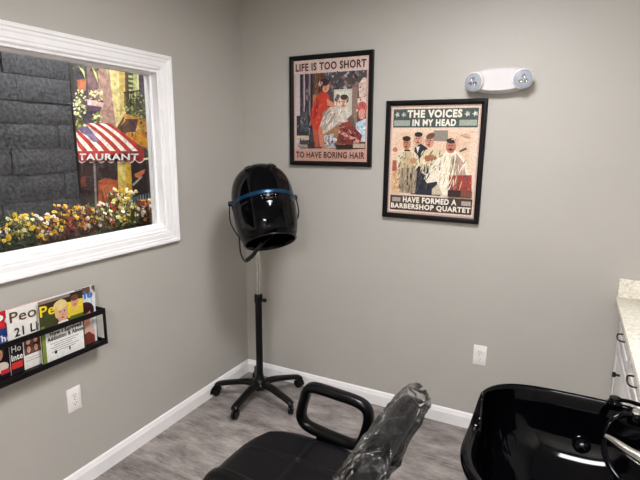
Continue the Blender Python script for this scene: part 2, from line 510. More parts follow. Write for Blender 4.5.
# ------------------------------------------------------------------ printed mural beyond the window
def mural():
    rnd = random.Random(11)
    s = []
    A = s.append
    A((rect(62, 20, 176, 262), '5a4a40'))
    A((rect(62, 20, 112, 150), '47434a'))
    # faded pink plaster column
    A(([(96, 20), (110, 20), (112, 60), (116, 128), (100, 128), (97, 60)], 'a8887a'))
    A(([(84, 40), (93, 40), (96, 75), (88, 80)], '6b6672'))
    A(([(86, 58), (97, 62), (99, 100), (88, 98)], '7a6160'))
    # yellow house front
    A(([(108, 20), (124, 20), (125, 62), (126, 112), (116, 128), (112, 100), (108, 62)], 'd8c88a'))
    A(([(117, 20), (125, 20), (126, 95), (120, 118), (118, 70)], 'c8b068'))
    A(([(124, 20), (127, 20), (129, 112), (125, 112)], '6e5a2e'))
    # right side, bricks and dark gap
    A(([(124, 20), (176, 20), (176, 150), (128, 150)], '5c504c'))
    A(([(136, 20), (148, 20), (150, 110), (139, 112)], '5c5560'))
    # green shutter with slats
    A(([(125, 20), (135, 20), (138, 98), (129, 100)], 'c2c690'))
    for k in range(13):
        y = 36 + k * 4.6
        A(([(127.6, y), (132.6, y + .6), (132.9, y + 3), (128, y + 2.4)], '4a5a34'))
    A(([(134.8, 20), (136, 20), (139, 100), (137.8, 100)], 'e9e6a4'))
    A(([(143, 60), (146, 60), (147, 98), (144, 98)], '6a5c78'))
    # brick arch, orange wall low right
    A(([(118, 130), (124, 118), (150, 116), (176, 120), (176, 160), (140, 146)], 'd09038'))
    for k in range(26):
        x = rnd.uniform(121, 150); y = rnd.uniform(122, 150)
        A((ell(x, y, rnd.uniform(1, 3), rnd.uniform(.8, 1.8), 8, rnd.uniform(0, 3)), rnd.choice(['e8b45a', 'b8742a', 'f0c878', '8e5a24'])))
    # terracotta pots and balconies
    A(([(76, 80), (86, 79), (85, 91), (78, 92)], 'b06a4a'))
    A(([(81, 98), (103, 101), (100, 111), (82, 112)], '5a4454'))
    A(([(86, 99), (104, 103), (102, 107), (87, 105)], 'd2b0aa'))
    A(([(124, 116), (138, 118), (135, 132), (127, 132)], '584040'))
    A(([(123, 114), (138, 115), (138, 119), (124, 119)], 'c89448'))
    A(([(118, 128), (127, 119), (129, 130), (121, 138)], '5e4a3a'))
    # foliage
    for (cx, cy, rx, ry, n, cols) in ((78, 62, 8, 12, 34, ['38442e', '4d5b3a', '2a3024', '6d7a4a']),
                                      (95, 62, 9, 10, 24, ['45503a', '7a7a50', '343a30', '8c8a5c']),
                                      (79, 104, 7, 15, 60, ['d6d98e', 'a4b05a', 'e9e6b4', '66703a', 'f2eec8']),
                                      (95, 96, 8, 6, 34, ['e4dca6', 'a9a866', '6d6a44', 'd8c8a8']),
                                      (96, 118, 5, 7, 24, ['dbd98c', '8b9650', 'e8e4b0', '5e6838']),
                                      (136, 106, 11, 12, 70, ['5d6e38', '8a9a56', '3f4a2c', 'b6bd7c', '708048']),
                                      (143, 124, 6, 10, 26, ['6a7a40', '4a5430', '96a45e'])):
        for k in range(n):
            a = rnd.uniform(0, 2 * PI); r_ = math.sqrt(rnd.random())
            A((ell(cx + rx * r_ * math.cos(a), cy + ry * r_ * math.sin(a), rnd.uniform(.7, 1.9), rnd.uniform(.5, 1.4), 7, rnd.uniform(0, 3)), rnd.choice(cols)))
    for (p0, p1, p2) in (((77, 66), (82, 72), (84, 80)), ((90, 66), (94, 74), (97, 84)), ((97, 60), (104, 66), (107, 76))):
        A(([p0, (p1[0] + .8, p1[1] - .8), p2, (p1[0] - .8, p1[1] + .8)], 'c8cf8c'))
    # black iron balcony rail
    A(([(122, 92), (139, 90), (139, 91.4), (122, 93.4)], '3a3020'))
    for k in range(5): A((rect(123 + k * 3, 92, 123.7 + k * 3, 108), '443a28'))
    # below the awning: dark doorway, red wall, yellow pillar, blue rail
    A(([(62, 158), (176, 154), (176, 262), (62, 262)], '3d3230'))
    A(([(92, 163), (94, 163), (96, 215), (94, 215)], '85807e'))
    A(([(97, 181), (104, 178), (116, 180), (118, 240), (97, 240)], 'b65c3a'))
    A(([(99, 186), (112, 184), (113, 196), (99, 198)], 'c8704a'))
    A(([(74, 178), (84, 176), (85, 186), (76, 188)], '6e3a2c'))
    A(([(116, 160), (129, 158), (131, 190), (131, 245), (119, 245), (117, 200)], 'd8c26c'))
    A(([(124, 160), (129, 158), (131, 190), (131, 245), (127, 245), (126, 200)], 'd0a440'))
    A(([(118, 186), (123, 184), (124, 245), (119, 245)], 'e8b84c'))
    A(([(133, 174), (141, 170), (144, 169), (143, 173), (138, 178), (134, 177)], 'd07a4e'))
    A(([(131, 184), (140, 176), (141, 177), (132, 186)], 'b8b4b0'))
    A(([(132, 197), (151, 191), (152, 216), (133, 222)], '39434f'))
    for k in range(7): A(([(133 + k * 2.7, 197 - k * .8), (134.2 + k * 2.7, 196.6 - k * .8), (135 + k * 2.7, 218 - k * .8), (133.8 + k * 2.7, 218.4 - k * .8)], '8b99a4'))
    # awning: red and white stripes
    def edge(t, s_):
        a = (107.5 - (1 - t) * 76, 123.2); b_ = (142.5 - (1 - t) * 84, 151.5)
        return (a[0] + (b_[0] - a[0]) * s_ + 1.5 * math.sin(PI * s_), a[1] + (b_[1] - a[1]) * s_ ** 1.1)
    N = 15
    for k in range(N):
        t0, t1 = k / N, (k + 1) / N
        pts = [edge(t0, j / 6) for j in range(7)] + [edge(t1, 1 - j / 6) for j in range(7)]
        A((pts, 'b83c34' if k % 2 == 0 else 'f4eee2'))
    A(([(70, 122), (84, 122), (78, 130), (70, 131)], '5a5a3c'))
    for k in range(30): A((ell(rnd.uniform(70, 86), rnd.uniform(119, 130), 1.5, 1, 7, rnd.uniform(0, 3)), rnd.choice(['6d7440', 'b8ba74', '3c4028', 'd6d49a'])))
    A(([(76, 128), (86, 126), (94, 136), (88, 137), (80, 133)], '6e6484'))
    A(([(84, 134), (92, 134), (98, 142), (92, 142)], '8d7896'))
    # valance with scalloped edge
    val = [(66, 151), (142, 151)]
    low = []
    for k in range(8):
        for j in range(6):
            t = (k + j / 6) / 8
            low.append((143 - t * 77, 160 + 3.2 * abs(math.sin(PI * (t * 8)))))
    A(([(x, y + 1.1) for x, y in val] + low, 'f2e2da'))
    A((val + [(x, y - 1.2) for x, y in low], 'a93a38'))
    A(([(142, 158), (150, 157.2), (150, 159), (142, 160)], 'e8dcb0'))
    # foliage behind the flower bed
    for k in range(150):
        cx = rnd.uniform(66, 165); t = rnd.random()
        cy = 246 - 34 * t - (14 if 104 < cx < 128 else 0) * rnd.random()
        A((ell(cx, cy, rnd.uniform(.8, 2.2), rnd.uniform(.6, 1.6), 7, rnd.uniform(0, 3)), rnd.choice(['8e5a3c', '5d6234', 'b04a34', '9a8a46', 'd8c894', '4a4a2c', 'c8b86c'])))
    # crop everything to the sheet
    out = []
    for pts, c in s:
        q = []
        for i_ in range(len(pts)):
            a, b_ = pts[i_ - 1], pts[i_]
            if (a[0] >= 71.2) != (b_[0] >= 71.2):
                k = (71.2 - a[0]) / (b_[0] - a[0]); q.append((71.2, a[1] + (b_[1] - a[1]) * k))
            if b_[0] >= 71.2: q.append(b_)
        if len(q) > 2: out.append((q, c))
    def fn(u, v, h):
        p = at(u, v, 'x', XB)
        p.y = max(p.y, -.477)
        return Vector((XB + .004 + h, p.y, p.z))
    root = thing('wall_mural', (XB, -.2, 1.5), 'printed street mural with a red striped restaurant awning beyond the window', 'mural')
    off = Vector(root.location)
    fl = lambda u, v, h: fn(u, v, h) - off
    bm = box(B(), -.011, .003, -.278, .85, -.62, 1.0)
    link('backing_board', bm, M_slot, root, False)
    o = art('print', out, fl, M_mural, root, .00003)
    text_mesh('lettering', 'STAURANT', fl, (69.5, 160.2, 135.5, 153.4), M_whiteink, root, .026, .03)
mural()

# ------------------------------------------------------------------ flower box on the far side of the window
pb = thing('planter_box', (-.29, -1.05, 1.04), 'long dark planter box full of flowers beyond the window sill', 'planter')
b = box(B(), -.085, .085, -.62, .62, -.07, .075, .006)
link('planter_body', b, M_slot, pb)
link('soil', box(B(), -.075, .075, -.61, .61, .07, .082), mat('potting_soil', '2a2018', .9, noise=.3, bump=.5), pb, False)
for yy in (-.45, .45):
    br_ = box(B(), .0, .03, yy - .02, yy + .02, -1.04, -.07)
    link('post', br_, M_slot, pb, False)
M_leafs = [mat('leaf_' + n, c, .55, noise=.3, nscale=30) for n, c in (('olive', '4e5f28'), ('rust', '7a3a22'), ('deep', '2e4420'))]
M_pet = {k: mat('petal_' + k, c, .5, noise=.12) for k, c in (('yellow', 'e9c52c'), ('white', 'efe6d8'), ('orange', 'dd8a30'), ('red', 'b03a2c'), ('cream', 'e4dc9a'))}
def leaf_blade(bm, p, d, up, L_, W_):
    d = d.normalized(); s_ = d.cross(up).normalized()
    a = p; q = p + d * L_ * .5 + up * L_ * .08; e = p + d * L_
    v = [bm.verts.new(x) for x in (a, q + s_ * W_, e, q - s_ * W_)]
    bm.faces.new((v[0], v[1], v[2])); bm.faces.new((v[0], v[2], v[3]))
def blossom(bm, c, r, mi, nrm):
    # five rounded petals round a small dome
    nrm = nrm.normalized(); a = nrm.orthogonal().normalized(); b_ = nrm.cross(a)
    for k in range(6):
        t = 2 * PI * k / 6
        d = a * math.cos(t) + b_ * math.sin(t); s_ = nrm.cross(d)
        pts = [c, c + d * r * .6 + s_ * r * .42 + nrm * r * .25, c + d * r + nrm * r * .1, c + d * r * .6 - s_ * r * .42 + nrm * r * .25]
        f = bm.faces.new([bm.verts.new(p) for p in pts]); f.material_index = mi
    r0 = bmesh.ops.create_icosphere(bm, subdivisions=1, radius=r * .5, matrix=Matrix.Translation(c + nrm * r * .15))
    for v in r0['verts']:
        for f in v.link_faces: f.material_index = mi
FLW = [
    (-1.56, 'rust', ['orange', 'white', 'red'], .10, 'rust leaved plant with orange and white blossoms at the left end of the flower box'),
    (-1.44, 'deep', ['yellow', 'yellow', 'white'], .14, 'green plant thick with yellow blossoms, leftmost yellow clump under the stone wall'),
    (-1.32, 'olive', ['yellow', 'yellow', 'cream'], .15, 'green plant with yellow blossoms just right of the leftmost yellow clump'),
    (-1.21, 'rust', ['orange', 'yellow', 'white'], .13, 'rust brown plant with orange blossoms between two yellow clumps under the stone wall'),
    (-1.10, 'rust', ['yellow', 'red', 'yellow'], .17, 'tallest plant under the stone wall with yellow blossoms on rusty leaves'),
    (-1.00, 'rust', ['yellow', 'orange', 'white'], .15, 'plant with orange and white blossoms in front of the edge of the stone wall'),
    (-.90, 'olive', ['white', 'cream', 'red'], .16, 'plant with small white blossoms below the left part of the awning mural'),
    (-.80, 'olive', ['cream', 'white', 'yellow'], .22, 'tall airy plant with cream blossoms in front of the orange mural wall'),
    (-.71, 'olive', ['cream', 'yellow', 'white'], .20, 'airy plant with cream and yellow blossoms in front of the yellow mural pillar'),
    (-.61, 'rust', ['red', 'white', 'orange'], .14, 'reddish plant with white blossoms under the blue mural railing'),
    (-.52, 'olive', ['yellow', 'yellow', 'cream'], .14, 'plant with yellow blossoms closest to the right window jamb'),
]
rnd = random.Random(5)
for (y, lf, cols, hh, lab) in FLW:
    t = thing('flowering_plant', (-.29, y, 1.118), lab, 'flowers', group='flowers in the box beyond the window')
    bm = B(); lm = {'olive': 0, 'rust': 1, 'deep': 2}[lf]
    for k in range(190):
        p = Vector((rnd.gauss(0, .035), rnd.uniform(-.05, .05), rnd.uniform(0, hh * .92)))
        d = Vector((rnd.uniform(-1, 1), rnd.uniform(-1, 1), rnd.uniform(-.2, 1)))
        nf = len(bm.faces)
        leaf_blade(bm, p, d, Vector((0, 0, 1)), rnd.uniform(.02, .038), rnd.uniform(.004, .008))
    link('foliage', bm, M_leafs[lm], t, False)
    bm = B()
    for k in range(9):
        x0 = rnd.gauss(0, .02); y0 = rnd.uniform(-.05, .05)
        tube(bm, [(x0 * .3, y0 * .4, -.03), (x0, y0, hh * .5), (x0 * 1.4, y0 * 1.2, hh)], .0015, 4)
    link('stem', bm, M_leafs[2], t)
    bm = B()
    for k in range(46):
        p = Vector((rnd.gauss(.015, .03), rnd.uniform(-.05, .05), hh * rnd.uniform(.25, 1.05)))
        blossom(bm, p, rnd.uniform(.008, .0135), rnd.randrange(len(cols)), Vector((rnd.uniform(.3, 1), rnd.uniform(-.6, .4), rnd.uniform(0, 1))))
    o = link('blossoms', bm, [M_pet[c] for c in cols], t); o['kind'] = 'stuff'

# ------------------------------------------------------------------ framed posters
def frame(root, x0, x1, z0, z1, bw=.027, dep=.02):
    """outer frame of moulded black wood, local origin at the root"""
    prof = [(0, 0), (0, -dep), (.004, -dep - .003), (bw * .55, -dep - .003), (bw * .75, -dep + .003), (bw, -dep + .006), (bw, 0)]
    bm = B(); vr = []
    for (x, z, sx, sz) in ((x0, z0, 1, 1), (x1, z0, -1, 1), (x1, z1, -1, -1), (x0, z1, 1, -1)):
        vr.append([bm.verts.new((x + sx * d, h, z + sz * d)) for d, h in prof])
    for q in range(4):
        a_, b_ = vr[q], vr[(q + 1) % 4]
        for i in range(len(prof) - 1): bm.faces.new((a_[i], a_[i + 1], b_[i + 1], b_[i]))
    link('frame', bm, M_frame, root, False)
    box_ = box(B(), x0 + .004, x1 - .004, -.009, -.001, z0 + .004, z1 - .004)
    link('backing', box_, M_slot, root, False)

def poster(x0, x1, z0, z1, label, shapes, texts, tilt=0):
    cx, cz = (x0 + x1) / 2, (z0 + z1) / 2
    t = thing('framed_poster', (cx, -.001, cz), label, 'poster', (0, tilt, 0))
    hx, hz = (x1 - x0) / 2, (z1 - z0) / 2
    frame(t, -hx, hx, -hz, hz)
    bw = .024
    fn = lambda u, v, h: Vector((-hx + bw + u * (2 * hx - 2 * bw), -.0095 - h, -hz + bw + v * (2 * hz - 2 * bw)))
    art('print', shapes, fn, M_print, t, .00003)
    for (s_, bx_, m_, bold) in texts: text_mesh('lettering', s_, fn, bx_, m_, t, .0042, bold)
    return t

def person2d(A, x, y, s, cloth, skin, hair, w=1.0, legs=None):
    """a plain standing figure: body, head, hair"""
    if legs: A(([(x - .05 * s, y), (x - .055 * s, y + .4 * s), (x + .055 * s, y + .4 * s), (x + .05 * s, y)], legs))
    A(([(x - .06 * s * w, y + .36 * s), (x - .085 * s * w, y + .72 * s), (x - .03 * s, y + .8 * s), (x + .03 * s, y + .8 * s), (x + .085 * s * w, y + .72 * s), (x + .06 * s * w, y + .36 * s)], cloth))
    A((ell(x, y + .88 * s, .042 * s, .05 * s), skin))
    A((ell(x, y + .92 * s, .044 * s, .03 * s), hair))

def strokes(A, r, n, bbox, cols, L_=.05, W_=.006, ang=PI / 2, spread=.5):
    """short brush marks inside a box"""
    for k in range(n):
        x = r.uniform(bbox[0], bbox[2]); y = r.uniform(bbox[1], bbox[3]); a = ang + r.uniform(-spread, spread)
        A((ell(x, y, L_ * r.uniform(.4, 1) / 2, W_ * r.uniform(.6, 1.4) / 2, 8, a), r.choice(cols)))
def features(A, x, y):
    for dx in (-.016, .014): A((ell(x + dx, y + .01, .008, .006, 8), '3a2420'))
    A((ell(x, y - .028, .016, .006, 8), '6a2c28')); A((ell(x + .003, y - .008, .006, .012, 8), '96604c'))

def poster_salon():
    r = random.Random(2); s = []; A = s.append
    A((rect(0, 0, 1, 1), 'c9a79c'))
    A((rect(0, .865, 1, 1), 'd8c0b6')); A((rect(0, 0, 1, .125), 'c39a8b'))
    A((rect(.03, .13, .97, .865), '5a4640'))
    A((rect(.03, .13, .10, .865), 'c8b8b8'))
    A((rect(.09, .13, .28, .865), '4a4148'))
    for k, (x, c) in enumerate(((.10, '2e2a30'), (.14, 'b9a9a8'), (.17, '3a3238'), (.215, '8b7c80'), (.24, '2f2a2e'))):
        A((rect(x, .3, x + .022, .865), c))
    A((rect(.04, .24, .24, .46), '3a3c3e')); A((rect(.1, .3, .2, .5), '55585a'))
    A((rect(.28, .4, .50, .865), '6e4c38')); A((rect(.27, .42, .36, .66), 'b47a4c'))
    A((rect(.42, .66, .95, .865), '4c484a'))
    for k in range(60):
        A((ell(r.uniform(.44, .95), r.uniform(.68, .86), r.uniform(.008, .03), r.uniform(.006, .02), 7, r.random() * 3), r.choice(['6b6a6c', '2c2a2e', 'a8a8a6', '8f6a60', '403c42'])))
    A((rect(.555, .40, .80, .70), 'c9c4b4')); A((rect(.58, .42, .74, .68), 'd9d6c8'))
    A((rect(.79, .36, .86, .72), '8c7468'))
    # right: pale dryer hood over a pink haired head, blue top
    A(([(.88, .62), (.87, .74), (.93, .80), (.97, .79), (.97, .60)], 'd2bcae'))
    A((rect(.86, .56, .97, .61), 'e0c8bc')); A((ell(.92, .52, .06, .06), 'c25f5e')); A((ell(.92, .46, .045, .05), 'd89a88'))
    A(([(.82, .2), (.85, .38), (.97, .42), (.97, .2)], 'b9cbd6'))
    for k in range(10): A((ell(r.uniform(.85, .96), r.uniform(.22, .38), .014, .012, 7), r.choice(['e9eef0', '8fa4b8', 'd4a0a4'])))
    A(([(.74, .14), (.70, .40), (.80, .46), (.86, .30), (.88, .14)], '6a5a50'))
    # seated client under a pale cape
    A(([(.40, .13), (.42, .40), (.60, .44), (.70, .36), (.72, .13)], 'a27a56'))
    A(([(.345, .30), (.40, .44), (.50, .535), (.62, .55), (.70, .50), (.74, .40), (.76, .28), (.70, .33), (.62, .37), (.52, .32), (.44, .28), (.36, .26)], 'cbbcae'))
    A(([(.38, .31), (.46, .42), (.58, .46), (.52, .38), (.44, .31)], 'aea094')); A(([(.60, .52), (.66, .50), (.70, .38), (.66, .40)], 'ddd2c6'))
    A((ell(.685, .57, .045, .052), 'd8a890')); A((ell(.69, .625, .05, .026), '4a3430')); A((ell(.73, .60, .018, .03), '4a3430'))
    # standing woman in a red dress, arm reaching over
    A(([(.30, .15), (.27, .34), (.30, .38), (.36, .36), (.35, .15)], 'b5553f')); A(([(.37, .15), (.345, .33), (.40, .36), (.43, .15)], 'c47a62'))
    A(([(.25, .38), (.235, .46), (.27, .56), (.32, .64), (.38, .69), (.46, .68), (.50, .62), (.48, .52), (.42, .46), (.38, .38), (.35, .31), (.28, .33)], 'bd4130'))
    A(([(.27, .40), (.30, .54), (.36, .62), (.33, .48)], 'a1342a'))
    A(([(.46, .62), (.56, .57), (.64, .60), (.64, .57), (.55, .53), (.47, .555)], 'cf8a6c'))
    A((ell(.445, .735, .05, .058), 'd09a80')); A((ell(.43, .775, .065, .036), '40292a')); A((ell(.375, .765, .03, .028), 'd0b0a0'))
    A(([(.56, .60), (.60, .66), (.64, .64), (.60, .58)], '6c5c5c'))
    # things low down
    A((rect(.04, .215, .22, .26), 'c9b7a0')); A((rect(.05, .14, .20, .17), 'a39384')); A((rect(.2, .13, .30, .2), '3a3430'))
    A(([(.44, .14), (.42, .26), (.56, .28), (.60, .14)], 'b8b8be'))
    for k in range(16): A((ell(r.uniform(.44, .6), r.uniform(.15, .27), .018, .014, 7, r.random()), r.choice(['d8dade', '4b5560', '8a8c94'])))
    A(([(.60, .20), (.64, .33), (.80, .36), (.93, .26), (.90, .17), (.70, .16)], '7c3a34'))
    A(([(.61, .29), (.64, .31), (.90, .21), (.88, .185)], 'd39a90')); A(([(.62, .34), (.80, .35), (.78, .40), (.66, .38)], '8c4438'))
    strokes(A, r, 40, (.10, .28, .26, .85), ['2a262c', '6a6068', '9a8e92', '3c343c'], .10, .010, PI / 2, .08)
    strokes(A, r, 26, (.05, .14, .24, .45), ['20242a', '5c6468', '8a8e90'], .06, .012, .3, 1.2)
    strokes(A, r, 22, (.26, .38, .42, .62), ['96302a', 'd65a44', '7c2824'], .07, .010, 1.2, .4)
    strokes(A, r, 34, (.42, .34, .66, .50), ['8f8478', 'efe6da', '9c9086', 'f6efe6'], .09, .010, .9, .5)
    strokes(A, r, 26, (.45, .15, .72, .30), ['6a4a34', 'c49a70', '8a684c'], .06, .012, .2, .9)
    strokes(A, r, 26, (.64, .18, .90, .32), ['4c2422', 'a85a50', '2e1c1c', 'c8a098'], .06, .012, -.4, .6)
    strokes(A, r, 16, (.86, .44, .97, .78), ['f0d8cc', '9c4a48', 'b89484'], .04, .014, 1.2, .8)
    strokes(A, r, 20, (.28, .66, .42, .84), ['3c2c28', '8a6450', '2a2224'], .07, .014, 1.4, .4)
    strokes(A, r, 12, (.58, .44, .78, .66), ['f0ecdc', 'b4ae9c'], .05, .012, 1.5, .4)
    features(A, .685, .57); features(A, .455, .735)
    A((rect(.6, .13, .82, .17), '2e2624')); A((rect(.82, .14, .97, .18), 'b9a690'))
    return s
poster(.363, .897, 1.467, 2.104, 'black framed poster of a woman in red styling hair, the higher left one', poster_salon(),
       [('LIFE IS TOO SHORT', (.035, .89, .965, .965), M_ink, .035), ('TO HAVE BORING HAIR', (.035, .035, .965, .10), M_ink, .03)], R(-.25))

def poster_quartet():
    r = random.Random(4); s = []; A = s.append
    A((rect(0, 0, 1, 1), 'b79a8c')); A((rect(.02, .02, .98, .98), 'd9c4b4'))
    A((rect(.035, .80, .965, .965), '4c5450')); A((rect(.035, .035, .965, .175), '4a3a34'))
    A((rect(.045, .815, .23, .865), '9aa294')); A((rect(.77, .815, .955, .865), '9aa294'))
    A((rect(.06, .115, .16, .155), 'a89c90')); A((rect(.85, .115, .95, .155), 'a89c90'))
    for x in (.08, .155, .85, .93):
        A(([(x + (.032 if k % 2 else .014) * math.cos(PI * k / 5), .915 + (.027 if k % 2 else .012) * math.sin(PI * k / 5)) for k in range(10)], 'c6ccc0'))
    A((rect(.035, .19, .965, .79), 'e3c8b0'))
    A((rect(.06, .30, .9, .76), 'e0bfa4')); A((rect(.04, .19, .14, .42), 'd8b48c')); A((rect(.045, .40, .10, .50), 'a85a48'))
    # mirror frame and shelf behind
    A((rect(.50, .68, .66, .775), '8c8478')); A((rect(.28, .60, .40, .73), 'c9b49c'))
    # dark suited man behind, figure third
    A(([(.28, .19), (.27, .40), (.30, .62), (.36, .66), (.44, .62), (.50, .46), (.60, .34), (.62, .19)], '2f3038'))
    A((ell(.335, .695, .045, .05), 'cd937c')); A((ell(.335, .738, .046, .022), '2f2826')); A(([(.315, .63), (.335, .57), (.355, .63)], 'e5ddd2'))
    # man in cream shirt, leaning in
    A(([(.38, .40), (.36, .52), (.42, .60), (.52, .62), (.62, .58), (.62, .44), (.56, .38), (.46, .36)], 'd5c6a4'))
    A(([(.42, .50), (.50, .50), (.56, .53), (.50, .56), (.42, .55)], 'a8684e')); A((ell(.46, .675, .05, .055, rot=.3), 'ce957c')); A((ell(.47, .725, .05, .026, rot=.3), '6a4a3c'))
    # man in vest at the left, striped trousers
    A(([(.13, .20), (.12, .42), (.24, .46), (.34, .42), (.33, .20)], '9b8a74'))
    for k in range(7): A((rect(.14 + k * .028, .2, .147 + k * .028, .43), '5c4e44' if k % 2 else 'c4b496'))
    A(([(.225, .20), (.228, .36), (.24, .36), (.243, .20)], '3a302c'))
    A(([(.10, .42), (.09, .54), (.14, .60), (.26, .61), (.34, .55), (.37, .46), (.32, .42), (.30, .46), (.16, .46)], 'd9cdb0'))
    A(([(.15, .43), (.16, .58), (.27, .58), (.30, .44)], 'c2ae88')); A((ell(.29, .50, .035, .03), 'c48a6c')); A((ell(.07, .60, .03, .022), 'b8785c'))
    A((ell(.205, .655, .046, .055), 'bd8068')); A((ell(.20, .70, .047, .024), '33241f')); A((rect(.18, .585, .25, .60), '3a2a26'))
    # seated man in a wide cape
    A(([(.46, .30), (.42, .34), (.50, .46), (.58, .55), (.66, .60), (.76, .60), (.86, .52), (.93, .36), (.93, .20), (.60, .20), (.57, .32)], 'e9dfc8'))
    for k in range(9): A(([(.60 + k * .034, .24), (.67 + k * .012, .56), (.674 + k * .012, .56), (.612 + k * .034, .24)], ['b49c80', 'fbf2de', 'a08a72'][k % 3]))
    A(([(.60, .22), (.62, .44), (.68, .58), (.72, .40), (.70, .22)], 'f4ead6')); A(([(.80, .25), (.78, .45), (.76, .58), (.84, .50), (.90, .34)], 'b89a90'))
    A(([(.52, .20), (.52, .25), (.58, .30), (.62, .24), (.64, .20)], 'c9b9a0'))
    A((ell(.70, .635, .055, .06), 'bb7c68')); A((ell(.70, .685, .052, .024), '3c302c')); A(([(.66, .61), (.70, .595), (.74, .61), (.70, .62)], '6e3a34'))
    A(([(.79, .60), (.86, .63), (.87, .61), (.80, .585)], '6c5c54'))
    A(([(.70, .24), (.70, .38), (.94, .39), (.95, .25)], '9c4238'))
    for k in range(26): A((ell(r.uniform(.71, .94), r.uniform(.25, .38), .016, .01, 6, r.random()), r.choice(['7a3c3a', 'b86a54', '5a4a50', 'a06a60'])))
    strokes(A, r, 50, (.14, .21, .33, .42), ['5a4c3e', 'c6b492', '463a30', 'a0907a'], .09, .008, PI / 2, .1)
    strokes(A, r, 34, (.12, .44, .34, .58), ['8c7a5c', 'efe4c8', '6a5a48', 'b09c78'], .05, .010, 1.2, .7)
    strokes(A, r, 34, (.39, .42, .61, .58), ['9c8a64', 'efe2c0', '7a6850'], .06, .010, .9, .7)
    strokes(A, r, 26, (.30, .24, .50, .48), ['1c1e26', '4a4c58', '14161c'], .08, .012, 1.3, .4)
    strokes(A, r, 50, (.58, .26, .86, .52), ['a8967c', 'fff8e8', '8c7a64', 'd8c4a0', 'f6eaca'], .11, .009, 1.35, .3)
    strokes(A, r, 24, (.06, .22, .14, .40), ['b88c60', 'ecd0a8'], .05, .01, 1.4, .5)
    strokes(A, r, 16, (.72, .66, .92, .78), ['e6c8b0', 'dcbca2'], .07, .012, .2, 1.2)
    features(A, .335, .695); features(A, .46, .675); features(A, .205, .655); features(A, .70, .635)
    A((rect(.84, .19, .96, .25), '7a4a3a')); A((rect(.70, .19, .84, .25), '3a2c2a'))
    return s
poster(.979, 1.514, 1.187, 1.829, 'black framed poster of four barbershop men, the lower right one', poster_quartet(),
       [('THE VOICES', (.20, .885, .80, .955), M_cream_ink, .05), ('IN MY HEAD', (.26, .812, .74, .872), M_cream_ink, .05),
        ('HAVE FORMED A', (.19, .112, .80, .167), M_cream_ink, .05), ('BARBERSHOP QUARTET', (.05, .044, .955, .102), M_cream_ink, .045)], R(.25))

# ------------------------------------------------------------------ emergency light
t = thing('emergency_light', (1.563, 0, 1.910), 'white two-headed emergency light mounted high on the wall above the barbershop poster', 'emergency light')
bm = B()
rings = []
def lens_ring(w_, h_, y):
    return [Vector((w_ * math.copysign(abs(math.cos(a)) ** .75, math.cos(a)), y, h_ * math.copysign(abs(math.sin(a)) ** .95, math.sin(a)))) for a in [2 * PI * k / 48 for k in range(48)]]
loft(bm, [lens_ring(.145, .062, 0), lens_ring(.145, .062, -.03), lens_ring(.138, .059, -.05), lens_ring(.12, .050, -.062)])
link('housing', bm, mat('lamp_housing_plastic', 'cfcccb', .4, noise=.01), t)
for sx in (-1, 1):
    cx = .104 * sx
    Mx = Matrix.Translation((cx, -.036, .002 if sx > 0 else -.002)) @ Matrix.Rotation(R(90), 4, 'X') @ Matrix.Rotation(R(14 * sx), 4, 'Y') @ Matrix.Rotation(R(8), 4, 'X')
    h_ = link('lamp_head', lathe(B(), [(.040, 0), (.046, .012), (.047, .034), (.0455, .041), (.043, .043), (.0425, .038)], 36, Mx), M_plate, t)
    link('lamp_lens', lathe(B(), [(.0425, .036), (.042, .0435), (.034, .0465), (.015, .048), (.001, .048)], 32, Mx), M_lens, h_)
    bm = B()
    for k in range(3):
        a = PI / 2 + k * 2 * PI / 3
        lathe(bm, [(.010, .0455), (.0105, .049), (.007, .0495), (.004, .048)], 14, Mx @ Matrix.Translation((.014 * math.cos(a), .014 * math.sin(a), 0)))
    link('bulb_reflector', bm, M_chrome, h_)

# ------------------------------------------------------------------ wall outlets
def outlet(loc, rz, label):
    t = thing('wall_outlet', loc, label, 'outlet', (0, 0, rz))      # local: plate in xz, facing -y
    link('cover_plate', box(B(), -.035, .035, -.006, 0, -.0575, .0575, .003), M_plate, t)
    for dz in (-.0195, .0195):
        f = link('socket', lathe(B(), [(.017, 0), (.017, .0015), (.0165, .002)], 24, Matrix.Translation((0, -.006, dz)) @ Matrix.Rotation(R(90), 4, 'X')), M_plate, t)
        b = B()
        box(b, -.0075, -.0055, -.0086, -.0078, dz - .001, dz + .007); box(b, .0055, .0075, -.0086, -.0078, dz - .001, dz + .006)
        lathe(b, [(.0024, .0078), (.0024, .0086)], 10, Matrix.Translation((0, 0, dz - .007)) @ Matrix.Rotation(R(90), 4, 'X'))
        link('slots', b, M_slot, f, False)
    link('screw', lathe(B(), [(.003, .006), (.0028, .0073)], 10, Matrix.Rotation(R(90), 4, 'X')), M_steel, t)
outlet((1.568, 0, .4535), 0, 'white double outlet on the back wall left of the sink')
outlet((0, -1.349, .4465), R(90), 'white double outlet on the left wall below the magazine rack')

